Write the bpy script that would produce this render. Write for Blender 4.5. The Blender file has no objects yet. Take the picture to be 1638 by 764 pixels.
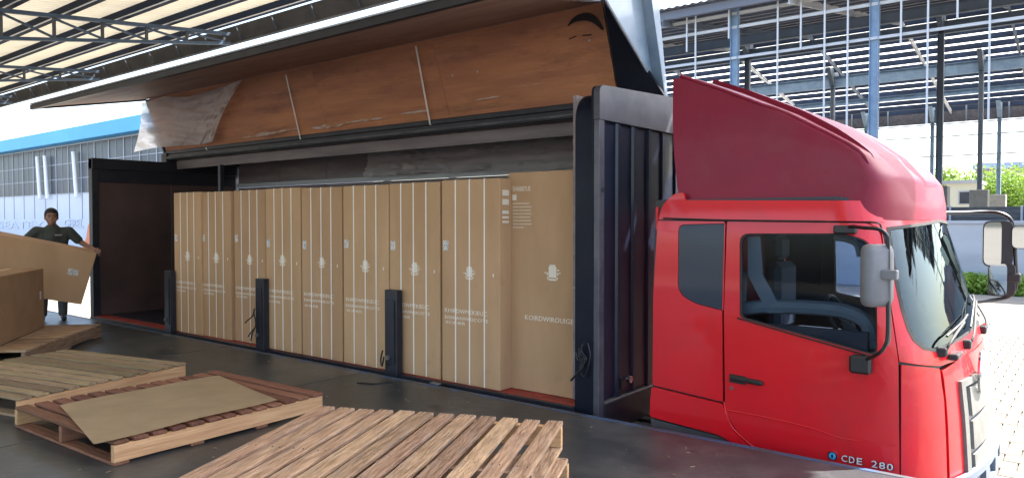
import bpy, bmesh, math, random
from mathutils import Vector, Matrix
from mathutils.geometry import intersect_line_plane
random.seed(7)
S = bpy.context.scene
R = math.radians
# ------------------------------------------------------------------ camera, light, exposure
HEAD = R(38.47)                      # camera heading, turned left of world +Y; world X = truck axis (rear -> front)
TILT = math.atan(30/1183)
cam = bpy.data.cameras.new('camera'); camo = bpy.data.objects.new('camera', cam); S.collection.objects.link(camo)
cam.sensor_width = 36; cam.lens = 26.0; cam.clip_end = 2000; cam.clip_start = .05
camo.location = (0, 0, 1.5); camo.rotation_euler = (R(90)-TILT, 0, HEAD)
S.camera = camo
S.render.resolution_x = 1024; S.render.resolution_y = 477
SUN = Vector((.42, .68, 1.0)).normalized()
w = bpy.data.worlds.new('World'); S.world = w; w.use_nodes = True
wn = w.node_tree.nodes; sky = wn.new('ShaderNodeTexSky'); sky.sky_type = 'NISHITA'; sky.sun_disc = False
sky.sun_elevation = math.asin(SUN.z); sky.sun_rotation = math.atan2(SUN.x, SUN.y)
sky.dust_density = 3.0; sky.air_density = 1.0
wn['Background'].inputs[1].default_value = .15
w.node_tree.links.new(sky.outputs[0], wn['Background'].inputs[0])
sl = bpy.data.lights.new('sun', 'SUN'); sl.energy = 4.2; sl.angle = R(.5); sl.color = (1, .95, .87)
so = bpy.data.objects.new('sun', sl); S.collection.objects.link(so)
so.rotation_euler = SUN.to_track_quat('Z', 'Y').to_euler()
S.view_settings.view_transform = 'Standard'; S.view_settings.look = 'None'
S.view_settings.exposure = 2.42; S.view_settings.gamma = 1
# ------------------------------------------------------------------ image-pixel helpers: sight lines of the photo met with real planes
FW = Vector((-math.sin(HEAD)*math.cos(TILT), math.cos(HEAD)*math.cos(TILT), -math.sin(TILT)))
RT = Vector((math.cos(HEAD), math.sin(HEAD), 0)); UP = RT.cross(FW)
EYE = Vector((0, 0, 1.5)); FP = 26/36*1638
def ray(px, py): return FW + RT*((px-819)/FP) + UP*((382-py)/FP)
def onZ(px, py, z=0): d = ray(px, py); return EYE + d*((z-1.5)/d.z)
def onY(px, py, y): d = ray(px, py); return EYE + d*(y/d.y)
def onX(px, py, x): d = ray(px, py); return EYE + d*(x/d.x)
def atD(px, py, dep): return EYE + ray(px, py)*dep
def proj(p):
    v = Vector(p)-EYE; d = v.dot(FW)
    return 819+FP*v.dot(RT)/d, 382-FP*v.dot(UP)/d
def Xat(px, y, z=1.4):                # world X seen at image column px in the plane Y=y
    d = ray(px, 352 - 0); 
    for _ in range(3):
        p = EYE + d*(y/d.y)
        py = proj((p.x, y, z))[1]; d = ray(px, py)
    return (EYE + d*(y/d.y)).x
# ------------------------------------------------------------------ materials
def mat(name, col, rough=.6, metal=0, col2=None, scale=4, stretch=(1,1,1), bump=0, bscale=None, rand=0, coat=0, thr=(.4,.65), detail=5, spec=.5, coords='Object', rvar=0):
    m = bpy.data.materials.new(name); m.use_nodes = True; nt = m.node_tree; N = nt.nodes; L = nt.links
    b = N['Principled BSDF']; b.inputs['Roughness'].default_value = rough; b.inputs['Metallic'].default_value = metal
    b.inputs['Coat Weight'].default_value = coat; b.inputs['Coat Roughness'].default_value = .06
    b.inputs['Specular IOR Level'].default_value = spec
    b.inputs['Base Color'].default_value = (*col, 1)
    if col2 or bump or rand or rvar:
        tc = N.new('ShaderNodeTexCoord'); mp = N.new('ShaderNodeMapping'); mp.inputs['Scale'].default_value = stretch
        L.new(tc.outputs[coords], mp.inputs[0])
        if rand or True:
            oi = N.new('ShaderNodeObjectInfo'); ad = N.new('ShaderNodeVectorMath'); ad.operation = 'MULTIPLY_ADD'
            cx = N.new('ShaderNodeCombineXYZ')
            for k in range(3): L.new(oi.outputs['Random'], cx.inputs[k])
            ad.inputs[1].default_value = (37, 53, 71); L.new(cx.outputs[0], ad.inputs[0]); L.new(mp.outputs[0], ad.inputs[2])
            vec = ad.outputs[0]
    if col2:
        n = N.new('ShaderNodeTexNoise'); n.inputs['Scale'].default_value = scale; n.inputs['Detail'].default_value = detail; n.inputs['Roughness'].default_value = .6
        L.new(vec, n.inputs[0])
        r = N.new('ShaderNodeValToRGB'); r.color_ramp.elements[0].position = thr[0]; r.color_ramp.elements[1].position = thr[1]
        r.color_ramp.elements[0].color = (*col, 1); r.color_ramp.elements[1].color = (*col2, 1)
        L.new(n.outputs[0], r.inputs[0]); out = r.outputs[0]
        if rvar:
            mr = N.new('ShaderNodeMapRange'); mr.inputs[3].default_value = rough-rvar; mr.inputs[4].default_value = rough+rvar
            L.new(n.outputs[0], mr.inputs[0]); L.new(mr.outputs[0], b.inputs['Roughness'])
    else:
        rg = N.new('ShaderNodeRGB'); rg.outputs[0].default_value = (*col, 1); out = rg.outputs[0]
    if rand:
        hs = N.new('ShaderNodeHueSaturation'); mr = N.new('ShaderNodeMapRange'); mr.inputs[3].default_value = 1-rand; mr.inputs[4].default_value = 1+rand
        L.new(oi.outputs['Random'], mr.inputs[0]); L.new(mr.outputs[0], hs.inputs['Value'])
        ms = N.new('ShaderNodeMath'); ms.operation = 'MULTIPLY'; ms.inputs[1].default_value = 7.13
        fr = N.new('ShaderNodeMath'); fr.operation = 'FRACT'; L.new(oi.outputs['Random'], ms.inputs[0]); L.new(ms.outputs[0], fr.inputs[0])
        m2 = N.new('ShaderNodeMapRange'); m2.inputs[3].default_value = .5-.035*rand; m2.inputs[4].default_value = .5+.03*rand
        L.new(fr.outputs[0], m2.inputs[0]); L.new(m2.outputs[0], hs.inputs['Hue']); L.new(out, hs.inputs['Color']); out = hs.outputs[0]
    L.new(out, b.inputs['Base Color'])
    if bump:
        n2 = N.new('ShaderNodeTexNoise'); n2.inputs['Scale'].default_value = bscale or scale*3; n2.inputs['Detail'].default_value = 6
        L.new(vec, n2.inputs[0]); bp = N.new('ShaderNodeBump'); bp.inputs['Strength'].default_value = bump; bp.inputs['Distance'].default_value = .02
        L.new(n2.outputs[0], bp.inputs['Height']); L.new(bp.outputs[0], b.inputs['Normal'])
    return m
def glass(name, tint, gloss=.5, rough=.03, col=(.9,.9,.9)):
    m = bpy.data.materials.new(name); m.use_nodes = True; nt = m.node_tree; N = nt.nodes; L = nt.links; N.remove(N['Principled BSDF'])
    t = N.new('ShaderNodeBsdfTransparent'); t.inputs[0].default_value = (*tint, 1)
    g = N.new('ShaderNodeBsdfGlossy'); g.inputs['Roughness'].default_value = rough; g.inputs[0].default_value = (*col, 1)
    f = N.new('ShaderNodeLayerWeight'); f.inputs[0].default_value = gloss
    x = N.new('ShaderNodeMixShader'); L.new(f.outputs['Fresnel'], x.inputs[0]); L.new(t.outputs[0], x.inputs[1]); L.new(g.outputs[0], x.inputs[2])
    L.new(x.outputs[0], N['Material Output'].inputs[0]); return m
def sheetmat(name, col, tr=.4, transp=0, coords='Object', col2=None):
    m = bpy.data.materials.new(name); m.use_nodes = True; nt = m.node_tree; N = nt.nodes; L = nt.links
    b = N['Principled BSDF']; b.inputs['Base Color'].default_value = (*col, 1); b.inputs['Roughness'].default_value = .6
    tl = N.new('ShaderNodeBsdfTranslucent'); tl.inputs[0].default_value = (*col, 1)
    if col2:
        tc = N.new('ShaderNodeTexCoord'); n = N.new('ShaderNodeTexNoise'); n.inputs['Scale'].default_value = 1.2; n.inputs['Detail'].default_value = 6; L.new(tc.outputs['Object'], n.inputs[0])
        r = N.new('ShaderNodeValToRGB'); r.color_ramp.elements[0].position = .35; r.color_ramp.elements[1].position = .65
        r.color_ramp.elements[0].color = (*col, 1); r.color_ramp.elements[1].color = (*col2, 1); L.new(n.outputs[0], r.inputs[0])
        L.new(r.outputs[0], b.inputs['Base Color']); L.new(r.outputs[0], tl.inputs[0])
    x = N.new('ShaderNodeMixShader'); x.inputs[0].default_value = tr
    L.new(b.outputs[0], x.inputs[1]); L.new(tl.outputs[0], x.inputs[2]); o = x.outputs[0]
    if transp:
        t = N.new('ShaderNodeBsdfTransparent'); y = N.new('ShaderNodeMixShader'); y.inputs[0].default_value = transp
        L.new(o, y.inputs[1]); L.new(t.outputs[0], y.inputs[2]); o = y.outputs[0]
    L.new(o, N['Material Output'].inputs[0]); return m
M = {}
M['cardboard'] = mat('cardboard', (.51,.325,.185), .75, col2=(.44,.275,.15), scale=2.2, stretch=(1,1,.3), bump=.5, bscale=4, rand=.08, spec=.25)
M['cardboard_light'] = mat('cardboard_light', (.64,.50,.33), .75, col2=(.56,.43,.28), scale=3, bump=.1, bscale=40, spec=.25)
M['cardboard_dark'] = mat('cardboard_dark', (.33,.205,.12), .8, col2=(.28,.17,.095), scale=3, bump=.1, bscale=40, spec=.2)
M['white_print'] = mat('white_print', (.74,.68,.58), .7)
M['label_white'] = mat('label_white', (.7,.68,.66), .5, col2=(.25,.25,.25), scale=90, thr=(.5,.56))
M['strap_white'] = mat('strap_white', (.85,.82,.76), .4)
M['wood'] = mat('wood', (.43,.285,.18), .75, col2=(.22,.13,.08), scale=6, stretch=(1.0,7,7), bump=.7, bscale=8, detail=12, rand=.28, thr=(.35,.7), spec=.25)
M['wood_red'] = mat('wood_red', (.26,.12,.075), .75, col2=(.16,.07,.045), scale=6, stretch=(.7,7,7), bump=.7, bscale=7, detail=12, rand=.3, thr=(.35,.7), spec=.25)
M['wood_old'] = mat('wood_old', (.34,.26,.16), .8, col2=(.22,.15,.09), scale=6, stretch=(.7,7,7), bump=.7, bscale=7, detail=12, rand=.28, thr=(.35,.7), spec=.2)
M['wood_pale'] = mat('wood_pale', (.66,.41,.21), .7, col2=(.48,.26,.13), scale=4, stretch=(.5,9,9), bump=.4, bscale=6, rand=.15, thr=(.35,.7), spec=.25)
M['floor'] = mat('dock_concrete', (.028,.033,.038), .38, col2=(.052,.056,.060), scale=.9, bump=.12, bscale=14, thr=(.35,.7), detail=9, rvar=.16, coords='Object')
def floor_stains(m):
    nt = m.node_tree; N = nt.nodes; L = nt.links; b = N['Principled BSDF']; src = b.inputs['Base Color'].links[0].from_socket
    g = N.new('ShaderNodeNewGeometry')
    def lay(sc, st, lo, hi, col, src, det=8, rot=0):
        mp = N.new('ShaderNodeMapping'); mp.inputs['Scale'].default_value = st; mp.inputs['Rotation'].default_value = (0,0,rot); L.new(g.outputs['Position'], mp.inputs[0])
        n = N.new('ShaderNodeTexNoise'); n.inputs['Scale'].default_value = sc; n.inputs['Detail'].default_value = det; n.inputs['Roughness'].default_value = .7; L.new(mp.outputs[0], n.inputs[0])
        r = N.new('ShaderNodeValToRGB'); r.color_ramp.elements[0].position = lo; r.color_ramp.elements[1].position = hi; L.new(n.outputs[0], r.inputs[0])
        x = N.new('ShaderNodeMix'); x.data_type = 'RGBA'; L.new(r.outputs[0], x.inputs[0]); L.new(src, x.inputs[6]); x.inputs[7].default_value = (*col, 1); return x.outputs[2]
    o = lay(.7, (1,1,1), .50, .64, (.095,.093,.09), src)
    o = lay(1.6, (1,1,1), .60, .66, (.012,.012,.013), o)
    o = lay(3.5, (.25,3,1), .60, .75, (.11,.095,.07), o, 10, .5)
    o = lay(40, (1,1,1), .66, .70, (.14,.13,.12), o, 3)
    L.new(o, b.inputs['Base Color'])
floor_stains(M['floor'])
M['paving'] = mat('paving', (.185,.168,.14), .85, col2=(.235,.213,.18), scale=.8, bump=.2, bscale=5, spec=.2)
M['paver'] = mat('paver', (.165,.148,.12), .85, col2=(.21,.19,.155), scale=3, bump=.3, bscale=20, rand=.12, spec=.2)
M['paving_joint'] = mat('paving_joint', (.135,.122,.1), .95)
M['soil'] = mat('soil', (.16,.13,.1), .95)
M['concrete'] = mat('concrete_wall', (.40,.41,.43), .85, col2=(.32,.33,.35), scale=.7, bump=.2, bscale=8, stretch=(.4,1,1.2), spec=.3)
M['concrete_dark'] = mat('concrete_pier', (.22,.22,.22), .85, col2=(.17,.17,.17), scale=2, bump=.2)
M['steel_blue'] = mat('steel_blue', (.20,.30,.42), .5, col2=(.15,.23,.34), scale=2, spec=.5)
M['steel_dark'] = mat('steel_dark', (.03,.04,.06), .5, col2=(.05,.055,.07), scale=3)
M['steel_truss'] = mat('steel_truss', (.045,.075,.125), .6, col2=(.07,.10,.15), scale=3, spec=.2)
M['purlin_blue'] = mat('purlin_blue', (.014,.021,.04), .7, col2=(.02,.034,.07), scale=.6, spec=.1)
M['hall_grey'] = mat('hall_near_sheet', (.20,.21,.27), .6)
M['purlin_bounce'] = mat('purlin_bounce', (.13,.145,.19), .6)
M['hall_steel'] = mat('hall_steel', (.12,.15,.20), .6, col2=(.15,.185,.24), scale=1)
M['steel_pale'] = mat('steel_pale', (.5,.52,.55), .5)
M['gutter'] = mat('gutter_grey', (.055,.055,.06), .8, col2=(.08,.08,.08), scale=2, spec=.1)
M['canopy'] = sheetmat('canopy_sheet', (.47,.42,.315), .26, col2=(.40,.355,.26))
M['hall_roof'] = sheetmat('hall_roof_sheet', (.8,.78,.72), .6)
M['blue_fascia'] = mat('blue_fascia', (.05,.33,.62), .5, col2=(.06,.38,.68), scale=.2)
M['white_wall'] = mat('white_wall', (.60,.62,.67), .7, col2=(.55,.58,.64), scale=.15)
M['window_dark'] = mat('window_dark', (.025,.03,.042), .35, col2=(.06,.065,.08), scale=.35, spec=.3)
M['mullion'] = mat('mullion', (.36,.38,.42), .5)
M['wall_joint'] = mat('wall_joint', (.2,.22,.28), .7)
M['sign_grey'] = mat('sign_grey', (.56,.60,.68), .6)
M['orange'] = mat('orange_paint', (.8,.2,.07), .5)
def ply(name, c1, c2, c3, sc=(.35,3,3)):
    m = mat(name, c1, .55, col2=c2, scale=2.2, stretch=sc, bump=.15, bscale=9, thr=(.3,.7), detail=8, coords='Object', spec=.4)
    nt = m.node_tree; N = nt.nodes; L = nt.links; b = N['Principled BSDF']
    src = b.inputs['Base Color'].links[0].from_socket
    tc = N.new('ShaderNodeTexCoord'); mp = N.new('ShaderNodeMapping'); mp.inputs['Scale'].default_value = (.25, 6, 6); mp.inputs['Rotation'].default_value = (0, .03, 0)
    L.new(tc.outputs['Object'], mp.inputs[0]); n = N.new('ShaderNodeTexNoise'); n.inputs['Scale'].default_value = 4; n.inputs['Detail'].default_value = 10; n.inputs['Roughness'].default_value = .75
    L.new(mp.outputs[0], n.inputs[0]); r = N.new('ShaderNodeValToRGB'); r.color_ramp.elements[0].position = .62; r.color_ramp.elements[1].position = .70
    L.new(n.outputs[0], r.inputs[0]); mx = N.new('ShaderNodeMix'); mx.data_type = 'RGBA'; L.new(r.outputs[0], mx.inputs[0]); L.new(src, mx.inputs[6]); mx.inputs[7].default_value = (*c3, 1)
    L.new(mx.outputs[2], b.inputs['Base Color']); return m
M['ply_orange'] = ply('wing_plywood', (.62,.27,.12), (.38,.15,.085), (.55,.38,.28))
M['ply_dark'] = ply('overhead_plywood', (.42,.27,.22), (.25,.15,.125), (.5,.36,.3))
M['ply_wall'] = ply('inner_wall_plywood', (.28,.235,.23), (.15,.12,.125), (.42,.38,.36))
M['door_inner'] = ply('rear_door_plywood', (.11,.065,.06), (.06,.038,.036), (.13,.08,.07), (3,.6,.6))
M['navy'] = mat('navy_paint', (.006,.008,.018), .45, col2=(.010,.013,.025), scale=3, spec=.15, coat=.03)
M['navy_rib'] = mat('navy_rib', (.010,.016,.036), .3, col2=(.016,.022,.045), scale=3, spec=.35, coat=.15)  # base bluer than the plain navy, to paint in a bluish sheen
M['navy_dull'] = mat('navy_steel', (.012,.014,.024), .4, col2=(.022,.022,.03), scale=5)
M['frame_grey'] = mat('headboard_grey', (.075,.075,.095), .5, col2=(.04,.04,.055), scale=4, coat=.2)
M['plate_blue'] = mat('sky_tinted_plate', (.13,.20,.30), .3, col2=(.26,.35,.46), scale=1.6, coat=.5)  # light blue and its mottling paint in a reflection of the sky
M['rail_grey'] = mat('rail_grey', (.06,.06,.07), .55, col2=(.12,.12,.12), scale=6)
M['bed_red'] = mat('bed_red', (.35,.035,.025), .5, col2=(.2,.03,.025), scale=6)
M['red'] = mat('cab_red', (.64,.008,.016), .38, col2=(.56,.008,.016), scale=.8, coat=.5, spec=.25, bump=.02, bscale=2)
M['maroon'] = mat('fairing_maroon', (.225,.009,.036), .5, col2=(.20,.008,.032), scale=1.5, coat=.06, spec=.3)
def grime(m, col, lo, hi, wgt, sc=2.2, st=(1,1,1)):
    nt = m.node_tree; N = nt.nodes; L = nt.links; b = N['Principled BSDF']; src = b.inputs['Base Color'].links[0].from_socket
    tc = N.new('ShaderNodeTexCoord'); mp = N.new('ShaderNodeMapping'); mp.inputs['Scale'].default_value = st; L.new(tc.outputs['Object'], mp.inputs[0])
    n = N.new('ShaderNodeTexNoise'); n.inputs['Scale'].default_value = sc; n.inputs['Detail'].default_value = 11; n.inputs['Roughness'].default_value = .72; L.new(mp.outputs[0], n.inputs[0])
    r = N.new('ShaderNodeMapRange'); r.inputs[1].default_value = lo; r.inputs[2].default_value = hi; r.inputs[4].default_value = wgt; L.new(n.outputs[0], r.inputs[0])
    x = N.new('ShaderNodeMix'); x.data_type = 'RGBA'; L.new(r.outputs[0], x.inputs[0]); L.new(src, x.inputs[6]); x.inputs[7].default_value = (*col, 1); L.new(x.outputs[2], b.inputs['Base Color'])
grime(M['red'], (.26,.035,.035), .48, .74, .35, 1.7, (1,1,.6)); grime(M['maroon'], (.22,.06,.07), .5, .75, .4, 2)
grime(M['ply_orange'], (.12,.05,.03), .52, .70, .6, 1.6, (.5,1,2.5)); grime(M['ply_orange'], (.6,.42,.3), .60, .68, .5, 9, (.25,1,5)); grime(M['ply_dark'], (.5,.36,.28), .58, .68, .5, 7, (.25,4,4))
grime(M['wood'], (.30,.26,.22), .50, .70, .6, 3, (1,2,2)); grime(M['wood_old'], (.2,.17,.13), .5, .7, .6, 3, (1,2,2)); grime(M['cardboard'], (.30,.185,.1), .58, .76, .4, 3)
M['black'] = mat('black_plastic', (.012,.012,.014), .4)
M['rubber'] = mat('rubber', (.02,.02,.02), .7)
M['grey_plastic'] = mat('grey_plastic', (.17,.17,.18), .5, col2=(.14,.14,.15), scale=6)
M['dark_grey'] = mat('dark_grey', (.06,.06,.065), .6, col2=(.09,.088,.085), scale=5)
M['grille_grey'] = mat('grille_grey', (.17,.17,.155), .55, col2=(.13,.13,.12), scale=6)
M['bumper_blue'] = mat('bumper_step', (.12,.15,.2), .5)
M['chrome'] = mat('chrome', (.7,.7,.72), .15, metal=1)
M['mirror'] = mat('mirror_glass', (.42,.44,.45), .03, metal=1)
M['seat'] = mat('seat_fabric', (.045,.05,.07), .85)
M['belt_grey'] = mat('trim_grey', (.16,.19,.21), .6)
M['interior'] = mat('cab_interior', (.05,.055,.07), .8)
M['tyre'] = mat('tyre', (.02,.02,.02), .8, bump=.2)
M['glass_side'] = glass('side_glass', (.75,.8,.86), .14)
M['glass_tint'] = mat('tinted_glass', (.022,.030,.050), .25, spec=.3, coat=.1)
M['glass_front'] = glass('windscreen_glass', (.6,.72,.72), .42, col=(.5,.6,.63))
M['plastic_film'] = sheetmat('plastic_film', (.95,.94,.94), .45, .2)
M['leaf'] = sheetmat('leaf', (.14,.24,.035), .35, col2=(.24,.36,.05))
M['bark'] = mat('bark', (.1,.08,.06), .9)
M['cream_wall'] = mat('cream_wall', (.6,.58,.45), .8)
M['red_brick'] = mat('far_red_wall', (.36,.26,.27), .8)
M['wall_pale_blue'] = mat('far_roof', (.3,.36,.5), .7)
M['skin'] = mat('skin', (.32,.165,.115), .55, col2=(.26,.13,.09), scale=12)
M['shirt'] = mat('shirt', (.055,.062,.056), .9, col2=(.038,.042,.04), scale=5, bump=.3, bscale=8)
M['trousers'] = mat('trousers', (.07,.075,.085), .9, bump=.3, bscale=9)
M['hair'] = mat('hair', (.008,.007,.007), .6)
M['shoe'] = mat('shoe', (.015,.015,.017), .6)
M['eye'] = mat('eye', (.25,.24,.23), .4)
M['blue_edge'] = mat('worn_blue_edge', (.035,.075,.16), .5, col2=(.06,.06,.06), scale=7, stretch=(.6,1,1), thr=(.45,.6))
M['sticker'] = mat('sticker', (.7,.68,.5), .5)
M['label_grey'] = mat('badge_silver', (.6,.6,.62), .35)
M['ply_scuff'] = mat('scuffed_ply', (.03,.02,.02), .8)
M['rub_grey'] = mat('rubbed_ply', (.60,.50,.45), .7, col2=(.5,.22,.10), scale=5, stretch=(1,1,6), thr=(.42,.6))
M['bright_white'] = mat('flat_white', (.85,.85,.85), .6)  # white of the downpipes and of the modelled sunlight sliver on the dock
# ------------------------------------------------------------------ object helpers
def link(o): S.collection.objects.link(o); return o
def tag(o, label=None, cat=None, group=None, kind=None):
    if label: o['label'] = label
    if cat: o['category'] = cat
    if group: o['group'] = group
    if kind: o['kind'] = kind
    return o
def empty(name, loc=(0,0,0), rz=0, label=None, cat=None, group=None, kind=None):
    o = link(bpy.data.objects.new(name, None)); o.location = loc; o.rotation_euler = (0,0,rz); o.empty_display_size = .1
    return tag(o, label, cat, group, kind)
def mobj(name, me, m, parent=None, loc=None, rz=None):
    o = link(bpy.data.objects.new(name, me))
    if m and not me.materials: me.materials.append(M[m] if isinstance(m, str) else m)
    if parent: o.parent = parent
    if loc is not None: o.location = loc
    if rz is not None: o.rotation_euler = (0,0,rz)
    return o
def build(name, bm, m, parent=None, smooth=None, inv=None):
    # parts are built in world space; parent offset is removed with inv
    bmesh.ops.recalc_face_normals(bm, faces=bm.faces)
    if inv is not None: bm.transform(inv)
    me = bpy.data.meshes.new(name); bm.to_mesh(me); bm.free()
    if smooth is not None:
        for p in me.polygons: p.use_smooth = True
        me.set_sharp_from_angle(angle=R(smooth))
    return mobj(name, me, m, parent)
def box(bm, lo, hi, ch=0, mtx=None):
    lo = Vector(lo); hi = Vector(hi)
    r = bmesh.ops.create_cube(bm, size=1); vs = r['verts']
    for v in vs: v.co = Vector([lo[k]+(v.co[k]+.5)*(hi[k]-lo[k]) for k in range(3)])
    if ch:
        es = list({e for v in vs for e in v.link_edges})
        rr = bmesh.ops.bevel(bm, geom=es, offset=ch, segments=1, affect='EDGES')
        vs = list({v for v in rr['verts']} | {v for v in vs if v.is_valid})
    if mtx is not None:
        for v in vs: v.co = mtx @ v.co
    return bm
def B(lo, hi, ch=0, mtx=None): return box(bmesh.new(), lo, hi, ch, mtx)
def bar(bm, a, b, wd, h=None, up=Vector((0,0,1))):
    a = Vector(a); b = Vector(b); h = h or wd; d = (b-a).normalized()
    s = d.cross(up)
    if s.length < 1e-3: s = d.cross(Vector((0,1,0)))
    s.normalize(); u = s.cross(d)
    vs = [bm.verts.new(p + s*i*wd/2 + u*j*h/2) for p in (a, b) for i, j in ((-1,-1),(1,-1),(1,1),(-1,1))]
    for f in ((0,1,2,3),(7,6,5,4),(0,4,5,1),(1,5,6,2),(2,6,7,3),(3,7,4,0)): bm.faces.new([vs[k] for k in f])
    return bm
def tube(bm, pts, r, n=8, cap=True):
    pts = [Vector(p) for p in pts]; rs = r if isinstance(r, (list, tuple)) else [r]*len(pts)
    rings = []; pu = None
    for i, p in enumerate(pts):
        d = (pts[min(i+1, len(pts)-1)] - pts[max(i-1, 0)]).normalized()
        if pu is None: pu = d.orthogonal().normalized()
        pu = (pu - d*pu.dot(d)).normalized(); q = d.cross(pu)
        rings.append([bm.verts.new(p + (pu*math.cos(2*math.pi*k/n) + q*math.sin(2*math.pi*k/n))*rs[i]) for k in range(n)])
    for a, b in zip(rings, rings[1:]):
        for k in range(n): bm.faces.new((a[k], a[(k+1)%n], b[(k+1)%n], b[k]))
    if cap: bm.faces.new(rings[0][::-1]); bm.faces.new(rings[-1])
    return bm
def smoothpath(pts, k=6):
    pts = [Vector(p) for p in pts]; out = []
    for i in range(len(pts)-1):
        p0 = pts[max(i-1,0)]; p1 = pts[i]; p2 = pts[i+1]; p3 = pts[min(i+2, len(pts)-1)]
        for j in range(k):
            t = j/k; out.append(.5*((2*p1) + (p2-p0)*t + (2*p0-5*p1+4*p2-p3)*t*t + (3*p1-p0-3*p2+p3)*t**3))
    return out + [pts[-1]]
def prism(bm, poly, off):
    a = [bm.verts.new(p) for p in poly]; b = [bm.verts.new(Vector(p)+Vector(off)) for p in poly]; n = len(poly)
    bm.faces.new(a[::-1]); bm.faces.new(b)
    for k in range(n): bm.faces.new((a[k], a[(k+1)%n], b[(k+1)%n], b[k]))
    return bm
def disc(bm, c, nrm, r, t, n=24):
    c = Vector(c); nrm = Vector(nrm).normalized(); return tube(bm, [c, c+nrm*t], r, n)
def sweep_box(bm, prof, y0, y1): pass
def textmesh(s, size, depth=.0015):
    cu = bpy.data.curves.new('lettering', 'FONT'); cu.body = s; cu.size = size; cu.extrude = depth; cu.resolution_u = 2
    o = bpy.data.objects.new('lettering', cu); link(o)
    dg = bpy.context.evaluated_depsgraph_get(); me = bpy.data.meshes.new_from_object(o.evaluated_get(dg)); me.name = 'lettering'
    bpy.data.objects.remove(o); bpy.data.curves.remove(cu)
    return me
def textat(name, s, size, origin, xdir, updir, m, parent, width=None, inv=None, depth=.0015):
    me = textmesh(s, size, depth); x = Vector(xdir).normalized(); u = Vector(updir).normalized(); z = x.cross(u)
    wd = max((v.co.x for v in me.vertices), default=1); k = (width/wd) if width else 1
    mt = Matrix(((x.x*k, u.x, z.x, origin[0]), (x.y*k, u.y, z.y, origin[1]), (x.z*k, u.z, z.z, origin[2]), (0,0,0,1)))
    if inv is not None: mt = inv @ mt
    me.transform(mt); me.materials.clear(); return mobj(name, me, m, parent)
# ------------------------------------------------------------------ SETTING: ground, dock, wall
GZ = -1.2
bm = bmesh.new(); box(bm, (-400,-300,GZ-.5), (400,500,GZ)); tag(build('ground', bm, 'paving'), kind='structure')
ground_pave = empty('paved_yard', (0,0,GZ), kind='structure')
pme = None
build('paving_bed', B((-2.4,8.5,.0),(-.1,20.7,.0015)), 'paving_joint', ground_pave).location = (0,0,0)
for i in range(7):
    for j in range(40):
        if pme is None:
            b_ = B((0,0,.002), (.285,.285,.03), .006); pme = bpy.data.meshes.new('paver'); b_.to_mesh(pme); b_.free()
        mobj('paver', pme, 'paver', ground_pave, (-2.3+i*.3+(j%2)*.15, 8.6+j*.3, random.uniform(-.002,.003)))
dock = empty('dock_floor', (0,0,0), kind='structure')
xs = [-60, -30.0, -17.8, -15.4, -12.95, -10.53, -8.1, -5.67, -.6, 6]
for a, b in zip(xs, xs[1:]):
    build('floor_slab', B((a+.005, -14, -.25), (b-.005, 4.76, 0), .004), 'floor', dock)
build('slab_base', B((-60, -14, -1.3), (6, 4.75, -.252)), 'concrete_dark', dock)
build('edge_angle', B((-60, 4.762, -.25), (6, 4.81, .003), .004), 'blue_edge', dock)
# far grey yard wall on the right
wl = empty('yard_wall', (0,33,GZ), label='long grey concrete wall across the yard behind the right-hand mirror', cat='wall')
for k in range(12):
    x0 = -34+k*4.0
    build('wall_panel', B((x0+.01, 0, 0), (x0+3.99, .2, 2.55), .01), 'concrete', wl)
build('wall_coping', B((-34, -.05, 2.553), (14, .25, 2.68), .01), 'concrete', wl)
# ------------------------------------------------------------------ steel hall on the right
RIDGE, E0, E1 = 35.0, 20.5, 48.5
def rz_(y): return 10.2 - .163*abs(y-RIDGE)
HK = 1.9                             # factor by which the hall is scaled about the camera
HM = Matrix(((HK,0,0,0),(0,HK,0,0),(0,0,HK,-1.35),(0,0,0,1))); GH = (GZ+1.35)/HK   # GH: yard level before that scaling
hall = empty('steel_hall', (0,RIDGE*HK,GZ), label='open steel hall with slatted-looking roof and blue columns beyond the truck cab', cat='building')
HI = Matrix.Translation((0,-RIDGE*HK,-GZ)) @ HM
cols = [Xat(1175, 21.2*HK, 8)/HK, Xat(1398, 21.2*HK, 8)/HK]
dx = cols[1]-cols[0]
for x in [cols[0]+dx*k for k in range(-4, 5)]:
    z1 = rz_(21.2)-.2
    b_ = bmesh.new(); box(b_, (x-.11, 21.1, GH), (x-.095, 21.3, z1)); box(b_, (x+.095, 21.1, GH), (x+.11, 21.3, z1)); box(b_, (x-.094, 21.19, GH), (x+.094, 21.21, z1))
    build('column', b_, 'steel_blue', hall, inv=HI)
def colset(pxs, y, wdt, m, ped=True):
    for px in pxs:
        x = Xat(px, y*HK, 8)/HK; z1 = rz_(y)-.25
        b_ = bmesh.new(); h = wdt/2
        box(b_, (x-h, y-h, 2.9 if ped else GH), (x-h+.03, y+h, z1)); box(b_, (x+h-.03, y-h, 2.9 if ped else GH), (x+h, y+h, z1)); box(b_, (x-h+.031, y-.02, 2.9 if ped else GH), (x+h-.031, y+.02, z1))
        build('column', b_, m, hall, inv=HI)
        bb = bmesh.new(); prism(bb, [(x-.1,y-h,z1-.7),(x-.1,y-h-.9,z1+.12),(x-.1,y+h+.9,z1+.12),(x-.1,y+h,z1-.7)], (.2,0,0)); build('bracket', bb, m, hall, inv=HI)
        if ped: build('pedestal', B((x-.36, y-.36, GH), (x+.36, y+.36, 2.9), .02), 'concrete_dark', hall, inv=HI)
colset([1195, 1503, 960, 1750], RIDGE, .24, 'hall_steel')
colset([1100, 1331, 1568, 1800], 40.3, .2, 'hall_steel')
colset([1491, 1598, 1385, 1270, 1160], E1-.2, .2, 'steel_blue')
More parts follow.
